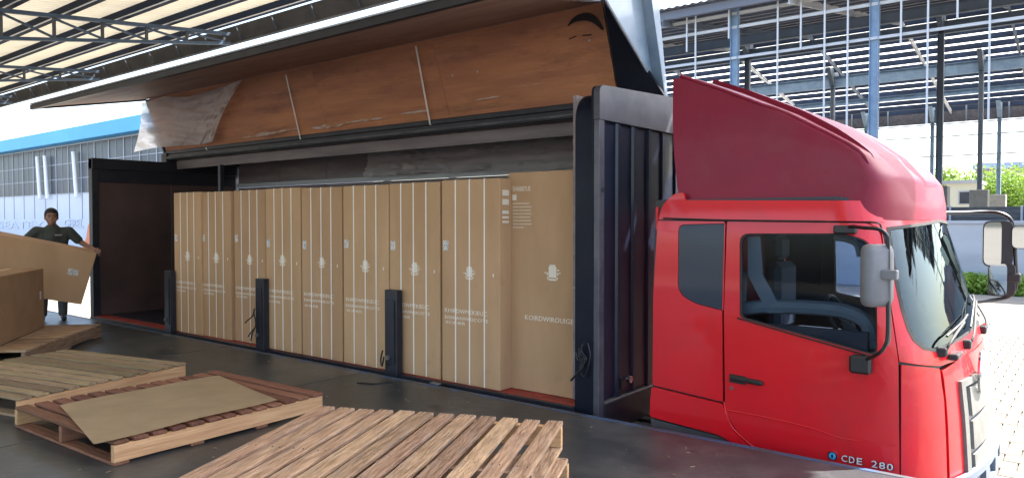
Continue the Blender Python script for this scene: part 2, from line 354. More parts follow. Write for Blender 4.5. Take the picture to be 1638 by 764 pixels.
X0, X1 = -34, 22
n = 0
ys = []
y = E0+.1
while y < E1:
    ys.append(y); y += .93
pm = None
for y in ys:
    z = rz_(y)-.06
    b_ = bmesh.new(); box(b_, (X0, y-.03, z-.24), (X1, y+.03, z), 0); box(b_, (X0, y+.031, z-.24), (X1, y+.10, z-.225))
    build('purlin', b_, 'purlin_blue' if y > RIDGE else 'purlin_bounce', hall, inv=HI)  # near-half purlins take a lighter colour that paints in ground bounce
for k in range(15):
    x = cols[0] - 4*dx - 2 + k*dx*1.0
    if x > X1: break
    for (ya, yb) in ((E0, RIDGE-.05), (RIDGE+.05, E1)):
        b_ = bmesh.new(); bar(b_, (x, ya, rz_(ya)-.30), (x, yb, rz_(yb)-.30), .07, .05) ; bar(b_, (x, ya, rz_(ya)-.46), (x, yb, rz_(yb)-.46), .07, .03); bar(b_, (x, ya, rz_(ya)-.38), (x, yb, rz_(yb)-.38), .02, .13)
        build('rafter', b_, 'steel_pale' if k % 2 else 'hall_steel', hall, inv=HI)
# longitudinal girders
for (y, zz, hh, m) in ((40.3, rz_(40.3)-.75, .5, 'steel_blue'), (RIDGE, rz_(RIDGE)-.8, .45, 'hall_steel'), (44.5, rz_(44.5)-.55, .22, 'steel_blue'), (21.2, 7.55, .03, 'steel_pale'), (21.2, 7.15, .03, 'steel_pale'), (21.15, 6.25, .02, 'steel_pale'), (27.5, rz_(27.5)-.7, .3, 'hall_steel')):
    b_ = bmesh.new(); box(b_, (X0, y-.02, zz-hh/2), (X1, y+.02, zz+hh/2)); fw_ = .1 if hh > .1 else .03; box(b_, (X0, y-fw_, zz+hh/2+.001), (X1, y+fw_, zz+hh/2+.025)); box(b_, (X0, y-fw_, zz-hh/2-.025), (X1, y+fw_, zz-hh/2-.001))
    build('girder', b_, m, hall, inv=HI)
b_ = B((X0, E1, 7.05), (X1, E1+.12, 8.05)); build('fascia', b_, 'frame_grey', hall, inv=HI)
for k in range(28):
    build('fascia_rib', B((X0+k*2, E1-.06, 7.05), (X0+k*2+.08, E1-.001, 8.05)), 'hall_steel', hall, inv=HI)
for z in (6.9, 6.2, 5.1): build('girt', B((X0, E1-.35, z), (X1, E1-.3, z+.07)), 'hall_steel', hall, inv=HI)
# thin hangers / glazing bars in the near wall plane
for px, zb in ((1050,3.6),(1112,3.4),(1243,3.5),(1318,3.7),(1483,3.9),(1582,3.9),(1630,7.2),(1098,6.6),(1165,6.8),(1280,6.2),(1355,3.8),(1440,6.0),(1530,6.4)):
    x = Xat(px, 21.0*HK, 8)/HK; build('hanger_rod', B((x-.022, 20.98, zb), (x+.022, 21.02, 7.9)), 'steel_pale', hall, inv=HI)
# roof sheets
b_ = bmesh.new(); sw = 1.0; nn = 12
for (ya, yb) in ((E0-.2, RIDGE), (RIDGE, E1+.2)):
    pass
def sheet_me(ya, yb, za, zb, wd=1.0, rib=.03, n=10):
    b_ = bmesh.new(); rows = []
    for (y, z) in ((ya, za), (yb, zb)):
        row = []
        for i in range(n*4+1):
            u = i/(n*4)*wd; ph = i % 4; row.append(b_.verts.new((u, y, z + (rib if ph in (1, 2) else 0))))
        rows.append(row)
    for i in range(n*4): b_.faces.new((rows[0][i], rows[0][i+1], rows[1][i+1], rows[1][i]))
    me = bpy.data.meshes.new('roof_sheet'); b_.to_mesh(me); b_.free(); return me
ma = sheet_me(E0-.2-RIDGE, 0, rz_(E0-.2)-GH, 10.2-GH, 2.0, .03, 8); mb_ = sheet_me(0, E1+.2-RIDGE, 10.2-GH, rz_(E1+.2)-GH, 2.0, .03, 8)
for q_ in (ma, mb_): q_.transform(Matrix.Scale(HK, 4))
for k in range(28):
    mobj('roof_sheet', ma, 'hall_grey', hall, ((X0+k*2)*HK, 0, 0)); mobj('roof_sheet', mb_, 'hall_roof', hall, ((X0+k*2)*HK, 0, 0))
# ------------------------------------------------------------------ canopy over the dock
can = empty('dock_canopy', (0,0,0), label='cantilevered steel canopy over the dock, dark purlins under cream sheeting', cat='canopy')
def ct(y): return 5.21 + (y-8.1)*.1
def cb(y): return 5.02 + (y-8.1)*.164
CX0, CX1, CYE = -48, .4, 8.25
for k, x in enumerate([-1.7, -7.7, -13.7, -19.7, -25.7, -31.7, -37.7]):
    t = bmesh.new(); bar(t, (x,-6,ct(-6)), (x,8.15,ct(8.15)), .09, .06)
    build('truss_top_chord', t, 'steel_truss', can)
    t = bmesh.new(); bar(t, (x,-6,cb(-6)), (x,8.15,cb(8.15)), .09, .05); build('truss_bottom_chord', t, 'steel_truss', can)
    yy = [8.03-.765*i for i in range(18)]
    for i, y in enumerate(yy):
        t = bmesh.new(); bar(t, (x,y,cb(y)+.026), (x,y,ct(y)-.031), .045); build('truss_post', t, 'steel_dark', can)
        if i: t = bmesh.new(); bar(t, (x,y+.03,ct(y)-.05), (x,yy[i-1]-.03,cb(yy[i-1])+.04), .035); build('truss_diagonal', t, 'steel_truss', can)
    build('column', B((x-.12,-4.12,0.002), (x+.12,-3.88,cb(-4)-.03)), 'steel_blue', can)
for i in range(17):
    y = 7.85-.87*i; z = ct(y)+.03
    t = bmesh.new(); box(t, (CX0, y-.04, z+.05), (CX1, y+.05, z+.2)); build('purlin', t, 'purlin_blue', can)
    build('purlin_flange', B((CX0, y-.065, z+.052), (CX1, y-.0405, z+.062)), 'steel_pale', can)  # pale colour puts the lit edge line into the flange
me = sheet_me(-6.2, CYE, ct(-6.2)+.235, ct(CYE)+.235, 1.0, .025, 6)
for k in range(49): mobj('roof_sheet', me, 'canopy', can, (CX0+k, 0, 0))
t = bmesh.new(); box(t, (CX0, CYE+.0, 5.06), (CX1, CYE+.015, 5.40)); box(t, (CX0, CYE+.016, 5.06), (CX1, CYE+.08, 5.08)); box(t, (CX0, CYE+.081, 5.06), (CX1, CYE+.095, 5.16)); build('gutter', t, 'gutter', can)
for k in range(40):
    x = -47+k*1.2; t = bmesh.new(); bar(t, (x, CYE-.02, 5.09), (x, CYE-.14, 5.3), .03); build('gutter_bracket', t, 'steel_dark', can)
# ------------------------------------------------------------------ far-left factory building
LY = 26.0
fac = empty('factory_building', (-66,LY,GZ), label='white factory with blue fascia and long band of windows far behind the truck', cat='building')
FI = Matrix.Translation((66,-LY,-GZ))
build('wall', B((-110, LY, GZ), (-30, LY+.3, 7.95)), 'white_wall', fac, inv=FI)
build('fascia', B((-111, LY-1.0, 7.96), (-29.5, LY+8, 9.05), .02), 'blue_fascia', fac, inv=FI)
wx = -108
while wx < -32:
    W_ = 2.6
    for r_ in range(1):
        f = bmesh.new()
        box(f, (wx, LY-.08, 3.75), (wx+.10, LY-.002, 7.9)); 
        for z in (3.75, 5.0, 6.3, 7.83): box(f, (wx+.101, LY-.07, z), (wx+W_-.001, LY-.003, z+.05))
        for u in (1.3,): box(f, (wx+u, LY-.06, 3.841), (wx+u+.04, LY-.004, 7.799))
        wn_ = build('window', f, 'mullion', fac, inv=FI)
        build('pane', B((wx+.10, LY-.03, 3.8), (wx+W_, LY-.0015, 7.85)), 'window_dark', wn_, inv=FI)
    build('wall_joint', B((wx, LY-.02, 1.6), (wx+.12, LY-.001, 3.74)), 'wall_joint', fac, inv=FI)
    wx += W_
# downpipes
for px in (66, 78, 124):
    x = Xat(px, LY, 5.5); t = bmesh.new(); tube(t, [(x,LY-.3,7.2),(x+.5,LY-.3,3.4)], .16, 10); build('downpipe', t, 'bright_white', fac, inv=FI)
p0 = onY(-2, 350, LY-.01); p1 = onY(70, 350, LY-.01)
textat('wall_lettering', 'SEATEX', 1.0, (p0.x, LY-.04, .7), (1,0,0), (0,0,1), 'sign_grey', fac, width=abs(p1.x-p0.x), inv=FI, depth=.02)
p0 = onY(103, 350, LY-.01); p1 = onY(134, 350, LY-.01)
textat('wall_lettering', 'GEREL', 1.0, (p0.x, LY-.04, .9), (1,0,0), (0,0,1), 'sign_grey', fac, width=abs(p1.x-p0.x), inv=FI, depth=.02)
q = [onY(a, b, LY-.06) for a, b in ((136,404),(131,398),(138,380),(141,360),(149,346),(158,350),(150,366),(149,385),(142,400))]
t = bmesh.new(); prism(t, [v for v in q], (0,.05,0)); build('painted_swoosh', t, 'orange', fac, inv=FI)
# ------------------------------------------------------------------ vegetation and small buildings behind the hall
def leafcloud(bm, c, r, n, s, flat=1):
    for _ in range(n):
        d = Vector((random.gauss(0,1), random.gauss(0,1), random.gauss(0,1))).normalized()*random.random()**.45
        p = Vector(c) + Vector((d.x*r, d.y*r, d.z*r*flat))
        a = Vector((random.uniform(-1,1), random.uniform(-1,1), random.uniform(-.6,.6))).normalized(); b = a.orthogonal().normalized()
        b = (Matrix.Rotation(random.random()*6.28, 3, a) @ b); k = s*random.uniform(.6,1.3)
        bm.faces.new([bm.verts.new(p+v) for v in (-a*k, b*k*.5, a*k, -b*k*.5)])
def tree(px, dep, top_y, rad, label):
    dep *= 1.9; rad *= 1.9; p = atD(px, 352, dep); h = 1.5+(352-top_y)*dep/1183-GZ
    t_ = empty('broadleaf_tree', (p.x, p.y, GZ), label=label, cat='tree', group='trees behind the hall')
    b_ = bmesh.new(); tube(b_, [(0,0,0),(.1,0,h*.3),(0,.1,h*.6)], [.25,.18,.08], 8)
    for k in range(6):
        a = k*1.05; tube(b_, [(0,0,h*.35),(math.cos(a)*rad*.6, math.sin(a)*rad*.6, h*.7)], [.1,.03], 6)
    build('trunk', b_, 'bark', t_)
    b_ = bmesh.new()
    for k in range(16):
        a = random.random()*6.28; rr = random.random()**.5*rad; z = h*random.uniform(.35,.93)
        leafcloud(b_, (math.cos(a)*rr, math.sin(a)*rr, z), rad*.38, 320, .26)
    leafcloud(b_, (0,0,h*.7), rad*.8, 900, .26)
    build('crown', b_, 'leaf', t_)
tree(1478, 62, 272, 2.6, 'smaller green tree just above the nose of the roof fairing')
tree(1535, 60, 283, 3.2, 'bright green tree behind the cream hut')
tree(1590, 58, 276, 3.6, 'wide green tree in front of the red building')
tree(1632, 60, 280, 3.0, 'green tree at the right edge of the photo')
b_ = bmesh.new()
for k in range(60):
    u = k/59; p = onY(1535+u*110, 440, 32.6); leafcloud(b_, (p.x, 32.3+random.uniform(-.5,.2), GZ+random.uniform(.1,.45)), .4, 90, .09)
tag(build('low_shrubs', b_, 'leaf'), kind='stuff')
hp = Xat(1512, 106, 3); hq = Xat(1562, 106, 3)
hut = empty('cream_hut', (hp,106,GZ), label='small flat-roofed cream hut seen between the hall pedestals', cat='hut')
build('wall', B((0,0,0),(hq-hp,7,7.2)), 'cream_wall', hut); build('roof', B((-.3,-.3,7.201),(hq-hp+.3,7.3,7.6)), 'concrete', hut)
wxx = (hq-hp)*.42; f = build('window', B((wxx,-.08,4.6),(wxx+1.4,-.002,6.3)), 'mullion', hut); build('pane', B((wxx+.14,-.1,4.74),(wxx+1.26,-.081,6.16)), 'window_dark', f)
hp = Xat(1560, 180, 8)
rb = empty('red_building', (hp,180,GZ), label='low reddish building with blue roof far behind the trees', cat='building')
build('wall', B((0,0,0),(110,15,13.2)), 'red_brick', rb); build('roof', B((-.5,-.5,13.201),(110.5,15.5,14.4)), 'wall_pale_blue', rb)
for k in range(12): build('window', B((4+k*6.0,-.1,9.5),(6.2+k*6.0,-.001,12)), 'mullion', rb)
# dish and railing behind the wall
fx = empty('yard_fence', (0,36,GZ), label='dark grey mesh fence standing just above the yard wall', cat='fence')
for k in range(18):
    x0 = -40+k*2.5; f = bmesh.new(); box(f, (x0,-.04,0),(x0+.08,.04,3.3)); build('post', f, 'concrete', fx)
for z in (2.6,2.8,3.0,3.2): build('rail', B((-40,-.02,z),(5,.02,z+.05)), 'dark_grey', fx)
build('mesh_panel', B((-40,.03,1.5),(5,.05,3.25)), 'dark_grey', fx)
# ------------------------------------------------------------------ PALLETS
def cmesh(name, lo, hi, ch):
    b_ = B(lo, hi, ch); me = bpy.data.meshes.new(name); b_.to_mesh(me); b_.free(); return me
def pallet(loc, rz, L, W, n, label, wood='wood', h=.15, side='wood_pale', gap=.03, group='wooden pallets', seed=1, far=0):
    """deck boards run along local X (length L), spread along local Y (width W); three stringers run along Y"""
    rnd = random.Random(seed)
    t_ = empty('wooden_pallet', loc, rz, label, 'pallet', group)
    bw = (W-gap*(n-1))/n; th = .02
    def board(name, lo, hi, m, j=.004, rj=.006):
        c = [(a+b)/2 for a, b in zip(lo, hi)]; L3 = [a-k for a, k in zip(lo, c)]; H3 = [b-k for b, k in zip(hi, c)]; tr = H3[1] > H3[0]
        if tr: L3 = [L3[1], L3[0], L3[2]]; H3 = [H3[1], H3[0], H3[2]]
        me = cmesh(name, L3, H3, .003)
        # warp a little
        o = mobj(name, me, m, t_, (c[0]+rnd.uniform(-j,j)*.8, c[1]+rnd.uniform(-j,j)*.6, c[2]))
        o.rotation_euler = (rnd.uniform(-1,1)*.012 if not tr else 0, 0, rnd.uniform(-rj,rj)*.5+(math.pi/2 if tr else 0)); return o
    for k in range(n):
        y0 = k*(bw+gap); d = rnd.uniform(-.006,.006)
        board('deck_board', (rnd.uniform(-.004,.004), y0+rnd.uniform(0,.004), h-th), (L+rnd.uniform(-.008,.008), y0+bw+d, h+rnd.uniform(-.002,.003)), wood)
    for k in range(3):
        x0 = k*(L-.04)/2
        board('stringer', (x0, 0, th+.001), (x0+.04, W, h-th-.003), side if k in (0, 2) else wood, 0.0, 0)
    m_ = max(3, n//3)
    for k in range(m_):
        y0 = k*(W-bw)/(m_-1); board('bottom_board', (0, y0, 0.001), (L, y0+bw, th), wood, .0, 0)
    nb = bmesh.new()
    for k in range(n):
        for sx in range(3):
            for e in (.28, .72):
                x = .02+sx*(L-.04)/2+rnd.uniform(-.006,.006); y = k*(bw+gap)+bw*e+rnd.uniform(-.006,.006)
                tube(nb, [(x,y,h), (x,y,h+.0035)], .0035, 6)
    o = build('nail', nb, 'dark_grey', t_); o['kind'] = 'stuff'
    return t_
# stack of three in the foreground
A1 = onZ(900,673,.45); A0 = onZ(515,648,.45); v = (A1-A0); LA = v.length; ang = math.atan2(v.y, v.x)
# local Y along A0->A1, local X towards camera side (-perp)
def frame_from(corner, yang): return corner, yang
def stack_pallet(dz, dx, dy, dr, label, seed, n=12):
    # origin at the near end; deck boards run away from the camera
    e = Vector((math.cos(ang), math.sin(ang), 0)); f = Vector((-math.sin(ang), math.cos(ang), 0))
    o = A1 + e*dx + f*dy + f*0 ; o.z = dz
    # local X = -f (towards camera), local Y = -e
    return pallet(o, ang-math.pi/2+dr, 1.5, LA, n, label, 'wood', seed=seed)
def place(o, e_dir): pass
pa = stack_pallet(.30, 0, 0, 0, 'top pallet of the stack of brown boards nearest the camera', 3)
pb = stack_pallet(.15, .055, -.13, -.01, 'middle pallet of the foreground stack, its boards showing under the top pallet', 4)
pc = stack_pallet(0, .09, -.20, .0, 'bottom pallet of the foreground stack, resting on the dock floor', 5)
for p_ in (pa, pb, pc):
    # mirror so that local Y runs from right corner to left corner
    for ch in p_.children:
        ch.location.y = -ch.location.y
        if ch.name.startswith('nail'): ch.scale.y = -1
# pallet with the cardboard sheet
Bc = onZ(182,707,.15); Be = onZ(516,628,.15); v = Be-Bc; angB = math.atan2(v.y, v.x)
pB = pallet((Bc.x, Bc.y, 0), angB-math.pi/2, 1.47, v.length, 13, 'reddish-brown pallet under the loose cardboard sheet', 'wood_red', seed=8)
for ch in pB.children:
    ch.location.x = -ch.location.x
    if ch.name.startswith('nail'): ch.scale.x = -1
# pallet behind-left
Ca = onZ(297,580,.15); Cb = onZ(30,637,.15); v = Ca-Cb; angC = math.atan2(v.y, v.x)
pC = pallet((Cb.x, Cb.y, 0), angC-math.pi/2, 1.75, v.length, 12, 'weathered grey-brown pallet at the left edge beside the reddish one', 'wood_old', seed=12, gap=.03)
for ch in pC.children:
    ch.location.x = -ch.location.x
    if ch.name.startswith('nail'): ch.scale.x = -1
# pallet under the carton
Da = onZ(162,518,.16); Db = onZ(40,560,.16); v = Da-Db; angD = math.atan2(v.y, v.x)
pD = pallet((Db.x, Db.y, 0), angD-math.pi/2, 1.9, v.length, 9, 'brown pallet beneath the carton in front of the man', 'wood', h=.16, seed=15, side='wood')
for ch in pD.children:
    ch.location.x = -ch.location.x
    if ch.name.startswith('nail'): ch.scale.x = -1
# loose cardboard sheet on pallet B
q = [onZ(95,645,.172), onZ(350,599,.172), onZ(445,637,.168), onZ(150,709,.165)]
b_ = bmesh.new(); NX, NY = 20, 10; grid = []
for i in range(NX+1):
    row = []
    for j in range(NY+1):
        u, v_ = i/NX, j/NY; p = (q[0]*(1-u)+q[1]*u)*(1-v_) + (q[3]*(1-u)+q[2]*u)*v_
        p.z = .162 + .012*(1-math.cos(u*5))*.5*(1-v_) + .004*math.sin(9*u+3*v_)
        row.append(b_.verts.new(p))
    grid.append(row)
for i in range(NX):
    for j in range(NY): b_.faces.new((grid[i][j], grid[i+1][j], grid[i+1][j+1], grid[i][j+1]))
bmesh.ops.solidify(b_, geom=b_.faces[:], thickness=.005)
tag(build('cardboard_sheet', b_, 'cardboard_light', smooth=30), 'flat tan cardboard sheet lying on the reddish-brown pallet', 'cardboard')
# ------------------------------------------------------------------ CARTONS
def logo(b_, c, s=1, yv=-.0012):
    x, z = c
    def r(x0,z0,x1,z1): box(b_, (x+x0*s, yv, z+z0*s), (x+x1*s, yv+.0011, z+z1*s))
    r(-.04,-.035,.04,.06); r(-.03,.062,.03,.075); r(-.04,-.06,.04,-.045); r(-.06,-.015,-.048,.01); r(.048,-.015,.06,.01); r(-.082,0,-.07,.012); r(.07,0,.082,.012); r(-.055,-.05,-.044,-.03); r(.044,-.05,.055,-.03); r(.046,.025,.07,.035)
    return b_
edges = [278,322,374,425,482,548,622,705,801]
YF = 4.98
def carton(x0, x1, yf, zt, depth, label, straps=True, idx=0, rndm=None):
    t_ = empty('refrigerator_carton', (x0, yf+random.uniform(0,.008), .055), random.uniform(-.004,.004), label, 'carton', 'tall refrigerator cartons in the truck')
    wd = x1-x0; H = zt-.055
    b_ = bmesh.new(); box(b_, (0,0,-.052), (wd,depth,H), .006)
    build('carton_body', b_, 'cardboard', t_)
    # top flap seam: thin tape over the edge
    dz_ = random.uniform(-.018,.018)
    if straps:
        for fx_ in (.25,.5,.75):
            j = random.uniform(-.02,.02); s_ = bmesh.new()
            x = wd*(fx_+j*.6); box(s_, (x-.0065,-.003,-.046), (x+.0065,-.0012,H+.002)); box(s_, (x-.0055,-.0012,H+.0005),(x+.0055,depth*.9,H+.002))
            build('strap', s_, 'strap_white', t_)
        build('shipping_label', B((.02,-.002,1.15-dz_*2),(.085,-.0006,1.24-dz_*2)), 'label_white', t_)
        b_ = bmesh.new(); logo(b_, (wd*.5+random.uniform(-.012,.012),.97+dz_), random.uniform(.82,.95), -.0011); build('printed_emblem', b_, 'white_print', t_)
        disc_ = bmesh.new(); box(disc_, (wd*.885,-.0012,.945),(wd*.885+.014,-.0001,.975)); build('printed_mark', disc_, 'white_print', t_)
        textat('printed_lettering', 'KHIRDWMEKIEUC', .055, (wd*.05,-.0004,.60+dz_*.8), (1,0,0), (0,0,1), 'white_print', t_, width=wd*.74, depth=.0004)
        textat('printed_lettering', 'EISIKANWSICOTE', .042, (wd*.05,-.0004,.54+dz_*.8), (1,0,0), (0,0,1), 'white_print', t_, width=wd*.76, depth=.0004)
        textat('printed_lettering', 'IICIIHER', .038, (wd*.07,-.0004,.49), (1,0,0), (0,0,1), 'white_print', t_, width=wd*.35, depth=.0004)
    return t_
ords = ['first','second','third','fourth','fifth','sixth','seventh','eighth']
for k in range(8):
    g0, g1 = edges[k], edges[k+1]
    yf = YF + (0, .03, .07, 0, .0, .0, .01, 0)[k]
    x0 = Xat(g0, yf, 1); x1 = Xat(g1, yf, 1) - (.008, .07, .0, .008, .008, .008, .008, .01)[k]
    if k == 2: x0 += .0
    ct_ = carton(x0+.006, x1-.006, yf, 1.86+random.uniform(-.008,.008), .7, '%s strapped tan carton counted from the rear door end of the truck' % ords[k])
    if k == 7:   # printing that shows on its right side
        wd = x1-x0-.008
        for i, (z, h_) in enumerate(((1.66,.05),(1.58,.05),(1.50,.03),(1.46,.02),(1.42,.02))):
            build('printed_mark', B((wd+.0002,.03,z),(wd+.0012,.12,z+h_)), 'white_print', ct_)
yf = 5.14; x0 = Xat(812, yf, 1); x1 = Xat(919, yf, 1)
c9 = carton(x0, x1, yf, 1.92, .7, 'unstrapped tan carton set back beside the front post of the truck', straps=False)
wd = x1-x0
textat('printed_lettering', 'SHABBTUS', .06, (.05,-.0004,1.70), (1,0,0), (0,0,1), 'white_print', c9, width=.20, depth=.0004)
build('printed_mark', B((.05,-.0012,1.62),(.095,-.0002,1.67)), 'white_print', c9)
for i, wv in enumerate((.18,.205,.2,.205,.19,.2,.205,.12)):
    textat('printed_lettering', 'IIEMINUNIIEMIINNEIMI', .018, (.055,-.0004,1.585-.03*i), (1,0,0), (0,0,1), 'white_print', c9, width=wv, depth=.0004)
b_ = bmesh.new(); logo(b_, (wd*.68,.99), 1.0, -.0011); build('printed_emblem', b_, 'white_print', c9)
textat('printed_lettering', 'KOIRDWIROUIGE', .06, (wd*.26,-.0004,.575), (1,0,0), (0,0,1), 'white_print', c9, width=wd*.72, depth=.0004)
# carton standing on pallet D
Ea = onZ(71,523,.165); Eb = onZ(0,553,.165); v = (Ea-Eb).normalized(); side = Vector((-v.y, v.x, 0)); 
Ef = Ea - v*1.9; 
def bright_box(name, o, ex, ey, ez, m, ch=.008):
    b_ = bmesh.new(); mt = Matrix(((ex.x,ey.x,ez.x,o.x),(ex.y,ey.y,ez.y,o.y),(ex.z,ey.z,ez.z,o.z),(0,0,0,1)))
    return box(b_, (0,0,0), (1,1,1), 0, mt)
t_ = empty('carton', (Ea.x, Ea.y, .168), math.atan2(v.y, v.x), 'brown carton lying on the pallet at the left edge in front of the man', 'carton')
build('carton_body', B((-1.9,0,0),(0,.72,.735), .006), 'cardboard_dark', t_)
build('shipping_label', B((-.16,-.0015,.36),(-.10,-.0004,.46)), 'label_white', t_)
build('tape', B((-1.9,.33,.7352),(0,.39,.7362)), 'cardboard_light', t_)
# carried carton
def d_(px,py,dp): return atD(px,py,dp)
dep = 10.3
TR = d_(155,405,dep); TLd = d_(0,375,dep-.75); BR = d_(132,487,dep-.0)
ex = (TR-TLd).normalized(); ez = (TR-BR); H_ = ez.length; ez = ez - ex*ez.dot(ex); ez.normalize(); ey = ez.cross(ex).normalized()
if ey.dot(FW) < 0: ey = -ey
t_ = empty('carried_carton', TR, 0, 'large tan carton tilted in the arms of the man', 'carton')
mt = Matrix(((ex.x,ey.x,ez.x,0),(ex.y,ey.y,ez.y,0),(ex.z,ey.z,ez.z,0),(0,0,0,1)))
b_ = bmesh.new(); box(b_, (-1.9,0,-H_), (0,.30,0), .006, mt); build('carton_body', b_, 'cardboard', t_)
build('shipping_label', B((-.28,-.002,-.36),(-.22,-.0005,-.27), 0, mt), 'label_white', t_)
b2 = build('shipping_label', B((-.21,-.002,-.36),(-.15,-.0005,-.28), 0, mt), 'label_white', t_)
# small litter
def litter(name, pts, wdt, label, m, cat):
    b_ = bmesh.new(); P = [onZ(a,b,.006) for a, b in pts]
    for i in range(len(P)-1): bar(b_, P[i], P[i+1], wdt, .008)
    return tag(build(name, b_, m), label, cat)
litter('strap_offcut', [(572,611),(598,613),(628,611)], .03, 'dark strap offcut lying on the floor before the cartons', 'black', 'strap')
litter('plastic_scrap', [(690,611),(703,614)], .05, 'small grey scrap on the floor under the seventh carton', 'grey_plastic', 'litter')
b_ = bmesh.new(); rr = random.Random(5)
for _ in range(170):
    x = rr.uniform(-9,-1.8); y = rr.uniform(1.2,4.6); a = rr.random()*3.14; l_ = rr.uniform(.006,.03)
    bar(b_, (x,y,.004), (x+l_*math.cos(a), y+l_*math.sin(a), .005), rr.uniform(.002,.006), .004)
tag(build('wood_splinters', b_, 'wood_old'), kind='stuff')
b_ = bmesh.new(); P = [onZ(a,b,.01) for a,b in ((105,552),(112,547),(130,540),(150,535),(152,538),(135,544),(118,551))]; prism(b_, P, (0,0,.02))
tag(build('sun_sliver', b_, 'bright_white'), 'sliver of sunlight modelled as a white strip between the two left pallets', 'bright_white')  # sunlit sliver of floor, put in as a raised white strip
# ------------------------------------------------------------------ TRUCK
from mathutils import noise
M['dusty_film'] = sheetmat('dusty_film', (.6,.55,.55), .3, .25)
TRK = empty('box_truck', (-5,6.25,GZ), label='red-cabbed wing-side box truck with its near wing raised', cat='truck')
TI = Matrix.Translation((5,-6.25,-GZ))
def P_(name, bm_, m, parent=None, smooth=None): return build(name, bm_, m, parent or TRK, smooth, TI if True else None)
def PB(name, lo, hi, m, parent=None, ch=.004): return P_(name, B(lo, hi, ch), m, parent)
XR, XF, YN, YK = -12.38, -3.1, 4.99, 7.5      # rear, front, near, far
XP = Xat(921, 4.98, 1)
PB('bed_floor', (XR, YN+.182, -.12), (XP-.002, YK, .0), 'navy_dull'); PB('bed_edge', (XR, YN, -.12), (XP-.002, YN+.18, .0), 'bed_red')
PB('side_rail', (XR, YN-.05, -.16), (XP+.001, YN-.002, -.004), 'navy_dull')
# far wall in plywood panels
for k in range(7):
    a = XR+.1 + k*(XP-XR-.1)/7; b = XR+.1+(k+1)*(XP-XR-.1)/7
    PB('wall_panel', (a+.004, YK-.05, .002), (b-.004, YK, 2.08), 'ply_wall'); PB('wall_panel', (a+.004, YK-.05, 2.16), (b-.004, YK, 2.538), 'ply_wall')
PB('wall_rail', (XR+.1, YK-.09, 2.085), (XP, YK-.01, 2.155), 'steel_pale')
# inner tarpaulin-like battens and roof (far half)
for k in range(7):
    a = XR+.1 + k*(XP-XR-.1)/7; b = XR+.1+(k+1)*(XP-XR-.1)/7
    PB('roof_panel', (a+.003, 6.34, 2.54), (b-.003, YK, 2.6), 'ply_wall')
    PB('roof_batten', (a-.02, 6.34, 2.50), (a+.02, YK-.06, 2.538), 'navy_dull')
for (xa, xb, za, zb, sd) in ((-8.6,-6.1,2.14,2.50,1.0),(-6.15,-3.35,2.12,2.52,7.0)):
    bb = bmesh.new(); g = []
    for i in range(71):
        row = []
        for j in range(15):
            u, v_ = i/70, j/14; x = xa+(xb-xa)*u
            f_ = .05*abs(noise.noise(Vector((x*1.2+v_*2, v_*3, sd))))+.035*abs(noise.noise(Vector((x*5+v_*7, v_*2-x, sd+3))))+.03*abs(noise.noise(Vector((x*1.5-v_*9, v_*7, sd+5))))
            row.append(bb.verts.new((x, YK-.12-f_*1.6-.10*(1-v_)**2, za+(zb-za)*v_-.04*noise.noise(Vector((x*2, 0, sd)))*(1-v_))))
        g.append(row)
    for i in range(70):
        for j in range(14): bb.faces.new((g[i][j], g[i+1][j], g[i+1][j+1], g[i][j+1]))
    P_('lining_film', bb, 'dusty_film', smooth=80)
PB('inner_valance', (XR+.12, 6.30, 2.36), (XP-.01, 6.33, 2.50), 'ply_wall')
PB('roof_beam', (XR, 6.14, 2.505), (XF-.05, 6.30, 2.60), 'navy_dull', ch=.01)
PB('roof_gap_strip', (XR, 6.165, 2.602), (XF-.5, 6.27, 2.665), 'navy_dull', ch=.008); PB('roof_end', (XR-.05, 6.325, 2.472), (XR+.14, YK, 2.6), 'navy_dull'); PB('roof_beam_trim', (XR+.05, 6.115, 2.525), (XF-.1, 6.138, 2.555), 'rail_grey')  # first two boxes here were added to cover gaps in the roof
# rear doors, closed, seen from inside
PB('rear_frame', (XR-.06, YN-.02, -.1), (XR+.06, YN+.08, 2.46), 'navy_dull')
PB('rear_frame', (XR-.06, YK-.08, -.1), (XR+.06, YK+.0, 2.46), 'navy_dull')
PB('rear_header', (XR-.06, YN-.02, 2.30), (XR+.08, YK, 2.47), 'navy_dull')
PB('rear_lintel', (XR-.05, YN+.08, 2.10), (XR+.05, YK-.08, 2.298), 'navy_dull')
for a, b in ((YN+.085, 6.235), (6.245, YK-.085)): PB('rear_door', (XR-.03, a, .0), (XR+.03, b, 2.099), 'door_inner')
PB('rear_upright', (XR-.05, 6.12, 2.47), (XR+.12, 6.32, 2.62), 'navy_dull')
# vertical stub inside the rear third (dark curtain edge)
PB('inner_post', (Xat(270,5.0,1)-.03, 5.75, .06), (Xat(270,5.0,1)+.03, 5.81, 2.3), 'navy_dull')
